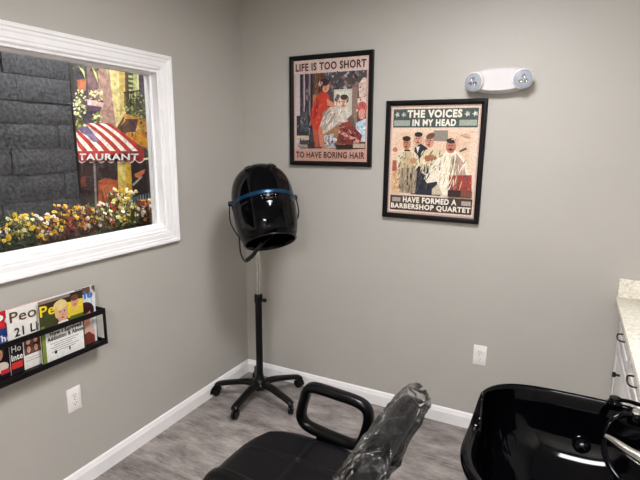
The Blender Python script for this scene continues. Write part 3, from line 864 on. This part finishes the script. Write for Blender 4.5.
# ------------------------------------------------------------------ magazine rack and magazines
t = thing('magazine_rack', (0, -1.55, .68), 'black metal wall rack holding magazines below the window', 'magazine rack')
Y0, Y1 = -.52, .343          # local ends
b = B(); box(b, .001, .005, Y0, Y1, .015, .20); box(b, .0, .082, Y0, Y1, 0, .006, .001)
link('back_panel', b, M_rack, t)
b = B(); box(b, .072, .078, Y0, Y1, .0, .022, .002); link('bottom_rail', b, M_rack, t)
b = B(); box(b, .074, .080, Y0, Y1, .147, .171, .002); link('top_rail', b, M_rack, t)
for y in (Y0, Y1):
    s_ = 1 if y > 0 else -1
    b = B()
    box(b, .002, .079, min(y, y - s_ * .004), max(y, y - s_ * .004), .147, .171); box(b, .002, .079, min(y, y - s_ * .004), max(y, y - s_ * .004), 0, .02)
    box(b, .066, .08, min(y, y - s_ * .006), max(y, y - s_ * .006), 0, .171)
    box(b, .001, .014, min(y, y - s_ * .006), max(y, y - s_ * .006), 0, .171)
    link('end_frame', b, M_rack, t)

def magazine(y0, xb, xt, label, shapes, texts, wd=.203, ht=.272, zb=.6875, roll=0):
    """standing in the rack, leaning on the back; y0 = left edge; xb, xt = distance off the wall at foot and head"""
    t = thing('magazine', (xb, y0, zb), label, 'magazine', (roll, 0, 0), group='magazines in the wall rack')
    lean = (xt - xb) / ht
    def fn(u, v, h): return Vector((.0035 + h + lean * v * ht, u * wd, v * ht))
    b = B()
    q = [fn(0, 0, 0), fn(1, 0, 0), fn(1, 1, 0), fn(0, 1, 0)]
    r_ = [p - Vector((.0035, 0, 0)) for p in q]
    loft(b, [q, r_])
    link('pages', b, M_whiteink, t, False)
    art('cover', shapes, lambda u, v, h: fn(u, v, h + .0001), M_mag, t, .00002)
    for (s_, bx_, m_, bold) in texts: text_mesh('title', s_, fn, bx_, m_, t, .0016, bold)
    return t
def face2d(A, x, y, s, skin, hair, long_=False):
    A((ell(x, y + .25 * s, .62 * s, .72 * s if not long_ else 1.0 * s), hair))
    A((ell(x, y, .45 * s, .62 * s), skin))
    A((ell(x - .17 * s, y + .08 * s, .07 * s, .04 * s, 8), '2a1c1a')); A((ell(x + .17 * s, y + .08 * s, .07 * s, .04 * s, 8), '2a1c1a'))
    A((ell(x, y - .28 * s, .16 * s, .05 * s, 8), '9c3c3c')); A((ell(x, y - .08 * s, .05 * s, .09 * s, 8), 'b07a62'))
# 1 leftmost: red and blue cover
s = []; A = s.append
A((rect(0, 0, 1, 1), '27407c')); A((rect(0, .74, 1, 1), 'c22a30')); A((rect(.0, .52, 1, .62), '3a58a0')); A((rect(0, .0, 1, .5), '1d1a20'))
face2d(A, .10, .36, .14, 'd9a080', '5a3a28'); A((ell(.12, .16, .14, .08), 'd8c8b8')); A((rect(.1, .05, .4, .12), 'c8343a'))
magazine(-1.672, .012, .026, 'magazine with a red and blue cover, leftmost in the rack', s,
         [('People', (.04, .74, 1.2, .95), M_whiteink, .02), ('The', (.04, .54, .34, .64), M_whiteink, .02)])
# 2 white cover with brown title
s = []; A = s.append
A((rect(0, 0, 1, 1), 'ece8e0')); A((rect(0, 0, .26, .50), '26242a')); A((rect(.0, .5, 1, .53), 'd8d2c8'))
A((rect(.02, .08, .23, .18), 'd83a34'))
A((rect(.28, .22, .98, .52), '6a4a44'))
k = 0
for iy, yy in enumerate((.43, .30)):
    for xx in (.37, .52, .67, .82):
        face2d(A, xx, yy, .085, ['e0b096', 'd49a80', 'e6bfa6', 'c88a70'][k % 4], ['3a2820', '6a4630', 'b08a50', '241a18'][(k * 3 + 1) % 4]); k += 1
A((rect(.30, .12, .85, .13), '9a9488')); A((rect(.34, .16, .75, .17), 'b0aaa0')); A((ell(.93, .19, .05, .05), '4a3a50'))
magazine(-1.618, .022, .036, 'white magazine with a brown title and a grid of faces', s,
         [('People', (.05, .74, 1.02, .95), M_brownink, .012), ('21 Lives', (.12, .56, .90, .70), M_blackink, .025),
          ('Ho', (.03, .34, .22, .44), M_whiteink, .02), ('Inte', (.02, .21, .24, .31), M_whiteink, .02)])
# 4 behind on the right: blue title, dark haired woman
s = []; A = s.append
A((rect(0, 0, 1, 1), 'dfe3e6')); A((rect(.5, .88, 1, 1), '6a5048')); A((rect(.88, .3, .92, 1), 'c8ccd0'))
A((ell(.72, .58, .24, .17), '3c2226')); A((ell(.72, .50, .15, .17), 'c98a6c')); A((ell(.70, .62, .17, .08), '3c2226'))
A(([(.50, .0), (.48, .30), (.62, .40), (.82, .38), (.94, .26), (.96, 0)], 'd8b0a0')); A(([(.62, .0), (.60, .18), (.80, .22), (.94, .12), (.94, 0)], '7a3a34'))
A((rect(.52, .60, .60, .72), '2c2226')); A((ell(.92, .88, .05, .06), 'd8b8a4'))
magazine(-1.424, .022, .034, 'pale magazine with a blue title and a dark haired woman, rightmost in the rack', s,
         [('People', (.06, .76, .93, .94), M_blueink, .03)])
# 3 in front: yellow title over a blond head
s = []; A = s.append
A((rect(0, 0, 1, 1), '45482c')); A((rect(0, .8, 1, 1), '3a2e22')); A((rect(0, .95, .7, 1), '8a7a6c')); A((rect(.10, 0, .97, .50), 'efeee8')); A((rect(.02, 0, .1, .6), '7c8c3c'))
A((rect(.62, .60, 1, .86), 'e8cc3c')); A((rect(.68, .52, 1, .62), '5c6a2c'))
for k in range(5): A((rect(.2 + (k % 2) * .06, .27 - k * .035, .85 - (k % 3) * .08, .28 - k * .035), '8c8a88'))
A((ell(.3, .12, .03, .03), '3a3a3c')); A((ell(.62, .1, .02, .03), '3a3a3c'))
yel = s
m3 = magazine(-1.500, .040, .050, 'dark magazine with a yellow title behind a blond head, front of the rack', s,
         [('People', (.02, .70, .98, .92), M_yellowink, .015), ('How I Survived', (.20, .405, .92, .475), M_blackink, .04), ('Addiction & Abuse', (.13, .325, .96, .395), M_blackink, .04)])
s = []; A = s.append
A((ell(.48, .80, .16, .15), 'd9bd78')); A((ell(.50, .72, .13, .15), 'dba68a')); A((ell(.46, .86, .15, .08), 'e6d08e')); A((ell(.37, .76, .04, .10), 'd9bd78'))
A((ell(.45, .75, .018, .012, 8), '3a2a24')); A((ell(.55, .75, .018, .012, 8), '3a2a24')); A((ell(.50, .65, .04, .012, 8), 'a84a44')); A((ell(.5, .70, .014, .022, 8), 'c08a70'))
A(([(.34, .50), (.40, .60), (.60, .60), (.68, .50)], 'efe6dc'))
A((ell(.80, .85, .085, .10), 'd39a7e')); A((ell(.80, .91, .09, .05), '6a4634')); A((ell(.77, .87, .012, .01, 8), '2a1c1a')); A((ell(.83, .87, .012, .01, 8), '2a1c1a')); A((ell(.80, .80, .03, .01, 8), '8c3c38'))
A(([(.70, .68), (.74, .76), (.86, .76), (.92, .68)], 'e6c65a'))
lean = .010 / .272
art('cover_portraits', s, lambda u, v, h: Vector((.0035 + .0028 + h + lean * v * .272, u * .203, v * .272)), M_mag, m3, .00002)

# ------------------------------------------------------------------ hooded hair dryer on a rolling stand
DX, DY = .290, -.280
t = thing('hooded_hair_dryer', (DX, DY, 0), 'glossy black hooded hair dryer with a blue band on a rolling pole stand', 'hair dryer')
O = Vector((DX, DY, 0))
b = B()
lathe(b, [(.052, .075), (.056, .085), (.054, .105), (.036, .125), (.026, .15), (.0225, .17)], 32)
link('hub', b, M_black, t)
CR = .283
for k in range(5):
    a = R(56 + 72 * k)
    d = Vector((math.cos(a), math.sin(a), 0)); side = Vector((-d.y, d.x, 0))
    pts = smooth_path([d * .03 + Vector((0, 0, .103)), d * .09 + Vector((0, 0, .108)), d * .17 + Vector((0, 0, .098)), d * (CR - .02) + Vector((0, 0, .082)), d * (CR + .006) + Vector((0, 0, .068))], sub=5)
    b = B()
    tube(b, pts, lambda s_: 1.3 - .35 * s_, section=rsec(.026, .042, 3, 16), up=(0, 0, 1))
    lg = link('leg', b, M_black, t)
    c = d * CR
    b = B()
    lathe(b, [(.007, .044), (.007, .07), (.010, .072), (.010, .078)], 14, Matrix.Translation(c))
    link('caster_stem', b, M_black, lg)
    ca = a + R([20, 60, -30, 100, 45][k])
    ax = Vector((math.cos(ca), math.sin(ca), 0))
    off = Vector((-ax.y, ax.x, 0)) * .012
    for s_ in (-1, 1):
        q = ax.to_track_quat('Z', 'Y').to_matrix().to_4x4()
        W = Matrix.Translation(c + off + ax * (.0085 * s_) + Vector((0, 0, .0290))) @ q
        link('caster_wheel', lathe(B(), [(.006, -.007), (.022, -.0082), (.0275, -.006), (.0288, 0), (.0275, .006), (.022, .0082), (.006, .007)], 26, W), M_rubber, lg)
    q = ax.to_track_quat('Z', 'Y').to_matrix().to_4x4()
    b = B()
    # hood over the wheels
    secs = []
    for j in range(9):
        an = R(-10 + 25 * j)
        secs.append(Vector((0, 0, .0290)) + c + off + Vector((0, 0, 1)) * math.sin(an) * .0295 + Vector((-ax.y, ax.x, 0)) * math.cos(an) * .0295)
    tube(b, secs, 1, section=[(-.002, -.0175), (.002, -.0175), (.002, .0175), (-.002, .0175)], up=None)
    link('caster_hood', b, M_black, lg)
b = B(); lathe(b, [(.0215, .12), (.0215, .65), (.0205, .66)], 28); link('lower_pole', b, M_black, t)
cl_ = link('height_collar', lathe(B(), [(.023, .635), (.026, .642), (.026, .682), (.022, .692), (.016, .694)], 28), M_black, t)
b = B(); tube(b, [(.02, 0, .66), (.042, -.004, .66)], .005); lathe(b, [(.011, 0), (.012, .004), (.012, .016), (.008, .02)], 16, Matrix.Translation((.038, -.004, .66)) @ Matrix.Rotation(R(90), 4, 'Y'))
link('collar_knob', b, M_black, cl_)
link('chrome_pole', lathe(B(), [(.015, .67), (.015, 1.18), (.012, 1.19)], 20), M_steel, t)

# hood frame of reference
HC = EYE + (RT * ((263.3 - 320) / F_PX) - UP * ((201.5 - 240) / F_PX) + FW) * 2.70
hcam = Vector((EYE.x - HC.x, EYE.y - HC.y, 0)).normalized()
hcam = (Matrix.Rotation(R(10), 3, 'Z') @ hcam)          # faces a little to the right
ta = R(28)
zl = Vector((0, 0, math.cos(ta))) - hcam * math.sin(ta) - RT * .07
zl.normalize()
fl = (hcam - zl * hcam.dot(zl)).normalized()              # front
xl = fl.cross(zl) * -1
HM = Matrix(((xl.x, -fl.x, zl.x, 0), (xl.y, -fl.y, zl.y, 0), (xl.z, -fl.z, zl.z, 0), (0, 0, 0, 1)))
HM = Matrix.Translation(HC - O - zl * .235) @ HM
# hood profile, rim at z=0
PR = [(.140, .0), (.152, .03), (.163, .075), (.170, .13), (.174, .19), (.173, .24), (.169, .29), (.157, .34), (.137, .380), (.108, .410), (.070, .432), (.03, .441), (.001, .443)]
def shell_r(z):
    for (r0, z0), (r1, z1) in zip(PR, PR[1:]):
        if z0 <= z <= z1: return r0 + (r1 - r0) * (z - z0) / (z1 - z0)
    return PR[-1][0]
zs = [p.y for p in smooth_path([(r_, z_, 0) for r_, z_ in PR], sub=3)]
rs_ = [p.x for p in smooth_path([(r_, z_, 0) for r_, z_ in PR], sub=3)]
def hood_pt(r_, a, z_): return HM @ Vector((r_ * math.cos(a), r_ * 1.04 * math.sin(a), z_))
bm = B(); NN = 56
rings = [[hood_pt(max(r_, .001), 2 * PI * k / NN, z_) for k in range(NN)] for r_, z_ in zip(rs_, zs)]
inner = [[hood_pt(r_, 2 * PI * k / NN, z_) for k in range(NN)] for r_, z_ in ((.001, .41), (.08, .40), (.13, .34), (.155, .24), (.155, .13), (.145, .06), (.130, .008), (.134, -.003))]
loft(bm, inner + rings, True, True, True)
hood = link('hood', bm, M_blackgloss, t)
# blue band
bm = B()
loft(bm, [[hood_pt(r_, 2 * PI * k / NN, z_) for k in range(NN)] for r_, z_ in ((.170, .208), (.1765, .210), (.178, .218), (.1765, .230), (.170, .232))], True, False, False)
link('blue_band', bm, M_blue, hood)
# front visor panel
bm = B()
def vis(a, z_, o_): return hood_pt(shell_r(z_) + o_, a, z_)
A0, A1 = R(-90 - 60), R(-90 + 60)
nA, nZ = 24, 12
for o_, flip in ((.007, 0),):
    g_ = []
    for i in range(nA + 1):
        a = A0 + (A1 - A0) * i / nA
        e = abs(2 * i / nA - 1) ** 4
        row = []
        for j in range(nZ + 1):
            z_ = -.0 + .03 * e + (.190 - .0 - .03 * e) * j / nZ
            edge = i in (0, nA) or j in (0, nZ)
            row.append(bm.verts.new(vis(a, z_, .0005 if edge else .007)))
        g_.append(row)
    for i in range(nA):
        for j in range(nZ): bm.faces.new((g_[i][j], g_[i + 1][j], g_[i + 1][j + 1], g_[i][j + 1]))
link('front_visor', bm, M_blackgloss, hood)
# rim ring
bm = B(); tube(bm, [hood_pt(.139, 2 * PI * k / 48, -.001) for k in range(48)], .005, 10, True); link('rim', bm, M_black, hood)
# emblem under the band
bm = B()
bm2 = B()
for (da, z_, w_, h_) in ((0, .200, 8, .005), (0, .180, 6, .004)):
    pts = [vis(R(-90 + da + w_ * (k / 8 - .5) * 2), z_ - .004 * math.cos((k / 8 - .5) * PI), .0085) for k in range(9)]
    tube(bm, pts, h_ * .45, 6)
for da, z_ in ((-12, .196), (12, .196), (-11, .182), (11, .182)):
    bm2 = B(); bmesh.ops.create_icosphere(bm2, subdivisions=2, radius=.0038, matrix=Matrix.Translation(vis(R(-90 + da), z_, .0075)))
    link('rivet', bm2, M_chrome, hood)
link('emblem', bm, M_steel, hood)
# two dials near the top
for da in (-32, 26):
    p = hood_pt(shell_r(.385), R(-90 + da), .385); n = (p - (HM @ Vector((0, 0, .24)))).normalized()
    q = Matrix.Translation(p) @ n.to_track_quat('Z', 'Y').to_matrix().to_4x4()
    d_ = link('dial', lathe(B(), [(.024, -.006), (.024, .005), (.020, .009), (.012, .006), (.001, .006)], 28, q), M_black, hood)
    bm = B(); tube(bm, [q @ Vector((.0215 * math.cos(2 * PI * k / 24), .0215 * math.sin(2 * PI * k / 24), .0075)) for k in range(14)], .0013, 6)
    link('dial_trim', bm, M_chrome, d_)
# yoke: pivots each side, bars that meet at the pole head behind the hood
piv = []
for s_ in (-1, 1):
    p = HM @ Vector((.178 * s_, 0, .240)); n = (HM.to_3x3() @ Vector((s_, 0, 0))).normalized()
    q = Matrix.Translation(p - n * .012) @ n.to_track_quat('Z', 'Y').to_matrix().to_4x4()
    link('pivot_knob', lathe(B(), [(.015, 0), (.015, .022), (.011, .027), (.001, .028)], 20, q), M_black, hood)
    piv.append((p + n * .008, n))
J = Vector((0, 0, 1.185))
for p, n in piv:
    pm = HM @ Vector(((.188 if n.dot(xl) > 0 else -.188), .05, .14))
    pb_ = HM @ Vector(((.11 if n.dot(xl) > 0 else -.11), .185, .09))
    pts = smooth_path([p, pm, pb_, J], sub=8)
    bm = B(); tube(bm, pts, 1, section=rsec(.006, .02, 3, 12), up=n)
    link('yoke_arm', bm, M_black, t)
link('pole_head', lathe(B(), [(.012, 1.15), (.02, 1.158), (.02, 1.205), (.014, 1.215), (.001, 1.217)], 20), M_black, t)
# cord hanging in a loop under the hood
def hp(px, py, D): return EYE + (RT * ((px - 320) / F_PX) - UP * ((py - 240) / F_PX) + FW) * D - O
pts = smooth_path([hp(239, 222, 2.68), hp(239.5, 240, 2.66), hp(241, 254, 2.64), hp(246, 261.5, 2.63), hp(253, 257, 2.63), hp(259, 249, 2.63), hp(266, 241, 2.65), hp(274, 235, 2.72)], sub=8)
bm = B(); tube(bm, pts, .0042, 8); link('cord', bm, M_rubber, t)
pts = smooth_path([hp(246, 260, 2.635), hp(252, 255, 2.632), hp(258, 248, 2.632), hp(262, 243, 2.64)], sub=6)
bm = B(); tube(bm, pts, 1, section=rsec(.016, .012, 3, 12)); link('cord_clip', bm, M_rubber, t)

# ------------------------------------------------------------------ salon chair
CX, CY = 1.15, -1.42
t = thing('salon_chair', (CX, CY, 0), 'black vinyl salon chair with loop arms and plastic wrapped backrest', 'chair')
def seat():
    bm = B(); n = 90
    ax, ay = .245, .270
    def pt(u, v, z):
        x = ax * u * math.sqrt(1 - .40 * v ** 4); y = ay * v * math.sqrt(1 - .40 * u ** 4)
        return Vector((x + .014, y - .008, z))
    g = []
    for i in range(n + 1):
        row = []
        for j in range(n + 1):
            u, v = 2 * i / n - 1, 2 * j / n - 1
            e = max(abs(u), abs(v))
            z = .510 - .022 * max(0, (e - .8) / .2) ** 2 - .006 * (u * u + v * v) / 2
            for c_, val in ((.0, u), (.36, v), (-.36, v)):
                z -= .0035 * math.exp(-((val - c_) / .03) ** 2)
            row.append(bm.verts.new(pt(u, v, z)))
        g.append(row)
    for i in range(n):
        for j in range(n): bm.faces.new((g[i][j], g[i + 1][j], g[i + 1][j + 1], g[i][j + 1]))
    ring = [g[i][0] for i in range(n + 1)] + [g[n][j] for j in range(1, n + 1)] + [g[i][n] for i in range(n - 1, -1, -1)] + [g[0][j] for j in range(n - 1, 0, -1)]
    prev = ring
    for s_, z in ((1.02, .463), (1.022, .445), (1.0, .415), (.95, .40)):
        nw = [bm.verts.new((v.co.x * s_, v.co.y * s_, z)) for v in ring]
        for i in range(len(ring)):
            j = (i + 1) % len(ring); bm.faces.new((prev[i], prev[j], nw[j], nw[i]))
        prev = nw
    bm.faces.new(prev)
    return bm
so = link('seat_cushion', seat(), M_vinyl, t, True, 50)
bm = B()
for off in (-.0035, .0035):
    tube(bm, [(-.005 + off * 1, -.255 + .48 * k / 10, .5035 - .0035 * (2 * k / 10 - 1) ** 2) for k in range(11)], .0009, 5)
    for vv in (.36, -.36):
        yy = .262 * vv - .012 + off * 1.2
        tube(bm, [(-.215 + .43 * k / 10, yy, .5045 - .004 * (2 * k / 10 - 1) ** 2) for k in range(11)], .0009, 5)
link('seam', bm, M_thread, so)
link('seat_pan', box(B(), -.19, .19, -.19, .19, .372, .402, .01), M_black, t)
link('pump_column', lathe(B(), [(.045, .03), (.045, .22), (.03, .225), (.03, .34), (.07, .345), (.09, .373)], 28), M_chrome, t)
link('base_disc', lathe(B(), [(.285, 0), (.29, .006), (.285, .016), (.2, .026), (.08, .034), (.05, .036)], 56), M_chrome, t)
# backrest
def slab(x_off, width, thick, s0, s1, jit=0, nlev=22, seed=1, sec_n=28, flare=0):
    """a leaning, gently curved slab: path in xz, section in thickness x width"""
    r = random.Random(seed); rings = []
    for q in range(nlev + 1):
        s_ = s0 + (s1 - s0) * q / nlev
        # path of the slab centre
        x = 1.402 + .138 * s_ - .024 * math.sin(PI * min(max(s_, 0), 1)) + x_off
        z = .480 + .308 * s_
        tx, tz = .138 - .024 * PI * math.cos(PI * min(max(s_, 0), 1)), .308
        L_ = math.hypot(tx, tz); nx, nz = tz / L_, -tx / L_
        e0 = min(1, (s_ - s0) / .12 * 1.0) if s0 > -1 else 1; e1 = min(1, (s1 - s_) / .13)
        ee = math.sqrt(max(0, 1 - (1 - min(e0, 1)) ** 2)) * math.sqrt(max(0, 1 - (1 - min(e1, 1)) ** 2))
        ring = []
        for (a, bb) in rsec(1, 1, 6, sec_n):
            w_ = width * (.82 + .18 * ee) * (1 + .0 * s_); th = thick * (.25 + .75 * ee)
            j1 = r.uniform(-jit, jit); j2 = r.uniform(-jit, jit)
            bow = -.035 * (1 - (2 * a) ** 2) if True else 0
            ring.append(Vector((x + nx * (bb * th - bow * .0) + j1 + flare * bb, -1.42 + a * w_ + j2 - CY - 1.42 + 1.42, z + nz * bb * th + j1 * .5)) - Vector((CX, -0, 0)))
        rings.append(ring)
    bm = B(); loft(bm, rings); return bm
bk = link('backrest', slab(.0, .46, .082, 0, 1, sec_n=40), M_vinyl, t, True, 60)
fm = slab(.002, .485, .104, .02, 1.11, jit=.0115, nlev=30, seed=4, sec_n=64)
bmesh.ops.delete(fm, geom=[f for f in fm.faces if len(f.verts) > 4 and f.calc_center_median().z < .6], context='FACES_ONLY')
bmesh.ops.triangulate(fm, faces=fm.faces)
fo = link('plastic_cover', fm, M_film, bk, False)
fo['label'] = 'crumpled clear plastic cover'
link('back_bracket', box(B(), .15, .235, -.06, .06, .385, .47, .008), M_black, t)
# loop arms
def arm(y):
    P = [(1.098, .645), (1.110, .682), (1.140, .698), (1.235, .694), (1.315, .686), (1.350, .668), (1.359, .630), (1.348, .575), (1.330, .530), (1.298, .511), (1.235, .514), (1.15, .524), (1.105, .536), (1.084, .562), (1.086, .60)]
    pts = smooth_path([(x - CX, y - CY, z) for x, z in P], True, 5)
    bm = B(); tube(bm, pts, 1, closed=True, section=rsec(.046, .036, 3, 18), up=(0, 1, 0))
    a_ = link('armrest', bm, M_black, t)
    s_ = 1 if y > CY else -1
    b = B(); box(b, 1.15 - CX, 1.24 - CX, min(y - CY, y - CY - s_ * .09), max(y - CY, y - CY - s_ * .09), .39, .40)
    box(b, 1.15 - CX, 1.24 - CX, y - CY - .004, y - CY + .004, .39, .50)
    link('arm_bracket', b, M_black, a_, False)
arm(-1.160); arm(-1.722)

# ------------------------------------------------------------------ cabinet, counter, backsplash
ZC = .888
def cabinet(y0, y1, label, po=0):
    t = thing('base_cabinet', (2.48, (y0 + y1) / 2, 0), label, 'cabinet', group='white cabinets under the granite counter')
    hy = (y1 - y0) / 2; xf = 2.222 - 2.48
    b = B(); box(b, xf, XR - 2.48, -hy, hy, .09, ZC - .036); box(b, xf + .06, XR - 2.48, -hy, hy, 0, .09)
    link('body', b, M_cab, t, False)
    def front(z0, z1, nm):
        b = B(); box(b, xf - .018, xf, -hy + .006, hy - .006, z0, z1, .002)
        q = link(nm, b, M_cab, t)
        bb = B()
        for bx_ in ((-hy + .006, -hy + .056, z0, z1), (hy - .056, hy - .006, z0, z1), (-hy + .056, hy - .056, z0, z0 + .045), (-hy + .056, hy - .056, z1 - .045, z1)):
            box(bb, xf - .023, xf - .0175, bx_[0], bx_[1], bx_[2], bx_[3], .0015)
        link('raised_frame', bb, M_cab, q)
        return q
    dr = front(.685, ZC - .05, 'drawer')
    zc = .765
    pts = smooth_path([(xf - .022, po - .05, zc), (xf - .042, po - .043, zc), (xf - .047, po, zc - .005), (xf - .042, po + .043, zc), (xf - .022, po + .05, zc)], sub=6)
    bm = B(); tube(bm, pts, .0036, 8); link('drawer_pull', bm, M_bronze, dr)
    dd = front(.11, .67, 'door')
    q = Matrix.Translation((xf - .022, po - .03, .60)) @ Matrix.Rotation(R(-90), 4, 'Y')
    link('door_knob', lathe(B(), [(.006, 0), (.005, .012), (.011, .018), (.013, .024), (.010, .03), (.001, .031)], 20, q), M_bronze, dd)
cabinet(-.48, 0, 'white cabinet with drawer and door in the corner against the back wall')
cabinet(-1.02, -.48, 'white cabinet with drawer and door nearer the sink', .055)
o = link('countertop', box(B(), 2.170, XR, -1.03, 0, ZC - .035, ZC, .004), M_granite, None); tag(o, 'speckled cream granite countertop on the white cabinets', 'countertop')
o = link('backsplash', box(B(), 2.176, XR, -.02, 0, ZC, .978, .003), M_granite, None); tag(o, 'speckled cream granite backsplash strip along the back wall', 'backsplash')

# ------------------------------------------------------------------ shampoo bowl
BX, BY = 2.00, -1.415
t = thing('shampoo_bowl', (BX, BY, 0), 'glossy black shampoo bowl with neck rest and chrome spray at the right', 'sink')
NB = 120
def lowness(a):
    d = abs((a - R(246) + PI) % (2 * PI) - PI)      # angle away from the neck side
    k = min(1, max(0, (R(84) - d) / R(10))); return k * k * (3 - 2 * k)
def rimz(a): return .902 - .084 * lowness(a)
def bowl_ring(sc, zrel=None, zabs=None, p=2.3, q=3.4, lip=0, dy=0):
    out = []
    for k in range(NB):
        a = 2 * PI * k / NB; c, s_ = math.cos(a), math.sin(a)
        pp = q if s_ > 0 or c > 0 else p
        x = .258 * math.copysign(abs(c) ** (2 / pp), c); y = .235 * math.copysign(abs(s_) ** (2 / pp), s_)
        lw = lowness(a)
        z = (rimz(a) + zrel) if zabs is None else min(zabs, rimz(a) - .03)
        f = sc + lip * lw
        out.append(Vector((x * f, y * f + dy, z)))
    return out
rings = [bowl_ring(.25, zabs=.505, p=2, q=2.1), bowl_ring(.50, zabs=.535, p=2, q=2.3), bowl_ring(.74, zabs=.605), bowl_ring(.90, zabs=.71), bowl_ring(.955, -.065, lip=.005), bowl_ring(.975, -.04, lip=.03), bowl_ring(.992, -.022, lip=.052), bowl_ring(1.0, -.01, lip=.055), bowl_ring(.996, -.002, lip=.048),
         bowl_ring(.985, .001, lip=.03), bowl_ring(.972, .0, lip=-.005), bowl_ring(.962, -.004, lip=-.03), bowl_ring(.952, -.014, lip=-.045), bowl_ring(.925, -.05, lip=-.04), bowl_ring(.875, zabs=.785, lip=-.03), bowl_ring(.80, zabs=.735, p=2.2, q=3), bowl_ring(.64, zabs=.692, p=2.1, q=2.6), bowl_ring(.45, zabs=.662, p=2, q=2.2), bowl_ring(.26, zabs=.648, p=2, q=2), bowl_ring(.12, zabs=.644, p=2, q=2)]
bm = B(); loft(bm, rings)
bo = link('basin', bm, M_blackgloss, t, True, 60)
# rear deck
b = box(B(), .232, .40, -.235, .235, .78, .905, .02, 4); dk = link('rear_deck', b, M_blackgloss, t, True, 60)
link('pedestal', lathe(B(), [(.17, 0), (.17, .02), (.10, .06), (.085, .3), (.095, .5), (.11, .52)], 36, Matrix.Translation((.0, 0, 0))), M_blackgloss, t)
link('drain_strainer', lathe(B(), [(.030, .642), (.030, .649), (.022, .650), (.01, .647), (.001, .647)], 28), M_chrome, bo)
# fitting on the far inner wall
p = Vector((2.02, -1.228, .775)) - Vector((BX, BY, 0)); n = Vector((0, -.85, .5)).normalized()
q = Matrix.Translation(p) @ n.to_track_quat('Z', 'Y').to_matrix().to_4x4()
ft = link('water_fitting', lathe(B(), [(.022, -.02), (.022, .001), (.016, .008), (.008, .010), (.007, .02), (.001, .021)], 24, q), M_blackgloss, t)
bm = B(); tube(bm, [q @ Vector((.022 * math.cos(2 * PI * k / 28), .022 * math.sin(2 * PI * k / 28), .004)) for k in range(28)], .0016, 6, True); link('fitting_ring', bm, M_blackgloss, ft)
link('fitting_button', lathe(B(), [(.004, .019), (.005, .024), (.001, .026)], 16, q), M_chrome, ft)
# mixer on the back rim, hose and spray
L_ = lambda x, y, z: Vector((x - BX, y - BY, z))
b = B(); lathe(b, [(.020, 0), (.020, .014), (.015, .02), (.014, .03), (.001, .031)], 24, Matrix.Translation(L_(2.088, -1.197, .893)))
mx = link('mixer_body', b, M_blackgloss, t)
b = B(); tube(b, [L_(2.088, -1.197, .918), L_(2.12, -1.205, .923), L_(2.15, -1.21, .921)], .0055, 10); link('lever', b, M_blackgloss, mx)
b = B(); lathe(b, [(.020, 0), (.020, .02), (.015, .03), (.001, .032)], 24, Matrix.Translation(L_(2.135, -1.245, .885))); mx2 = link('hose_guide', b, M_blackgloss, t)
link('guide_cap', lathe(B(), [(.0135, .028), (.011, .036), (.001, .037)], 20, Matrix.Translation(L_(2.135, -1.245, .885))), M_chrome, mx2)
b = B(); tube(b, smooth_path([L_(2.135, -1.245, .90), L_(2.105, -1.262, .910), L_(2.075, -1.28, .89), L_(2.065, -1.30, .85), L_(2.07, -1.34, .82), L_(2.10, -1.39, .80), L_(2.15, -1.44, .81), L_(2.20, -1.46, .86), L_(2.27, -1.46, .92)], sub=8), .0075, 12)
link('hose', b, M_blackgloss, t)
b = B()
tube(b, smooth_path([L_(2.058, -1.381, .902), L_(2.075, -1.397, .902), L_(2.11, -1.43, .90), L_(2.15, -1.455, .902), L_(2.21, -1.46, .915), L_(2.27, -1.45, .925)], sub=6), lambda s_: .0055 + .014 * min(1, s_ * 1.3), 18)
link('spray_head', b, M_steel, t)
b = B(); lathe(b, [(.03, 0), (.03, .02), (.02, .04), (.001, .042)], 24, Matrix.Translation(L_(2.27, -1.455, .90))); link('spray_holder', b, M_blackgloss, t)
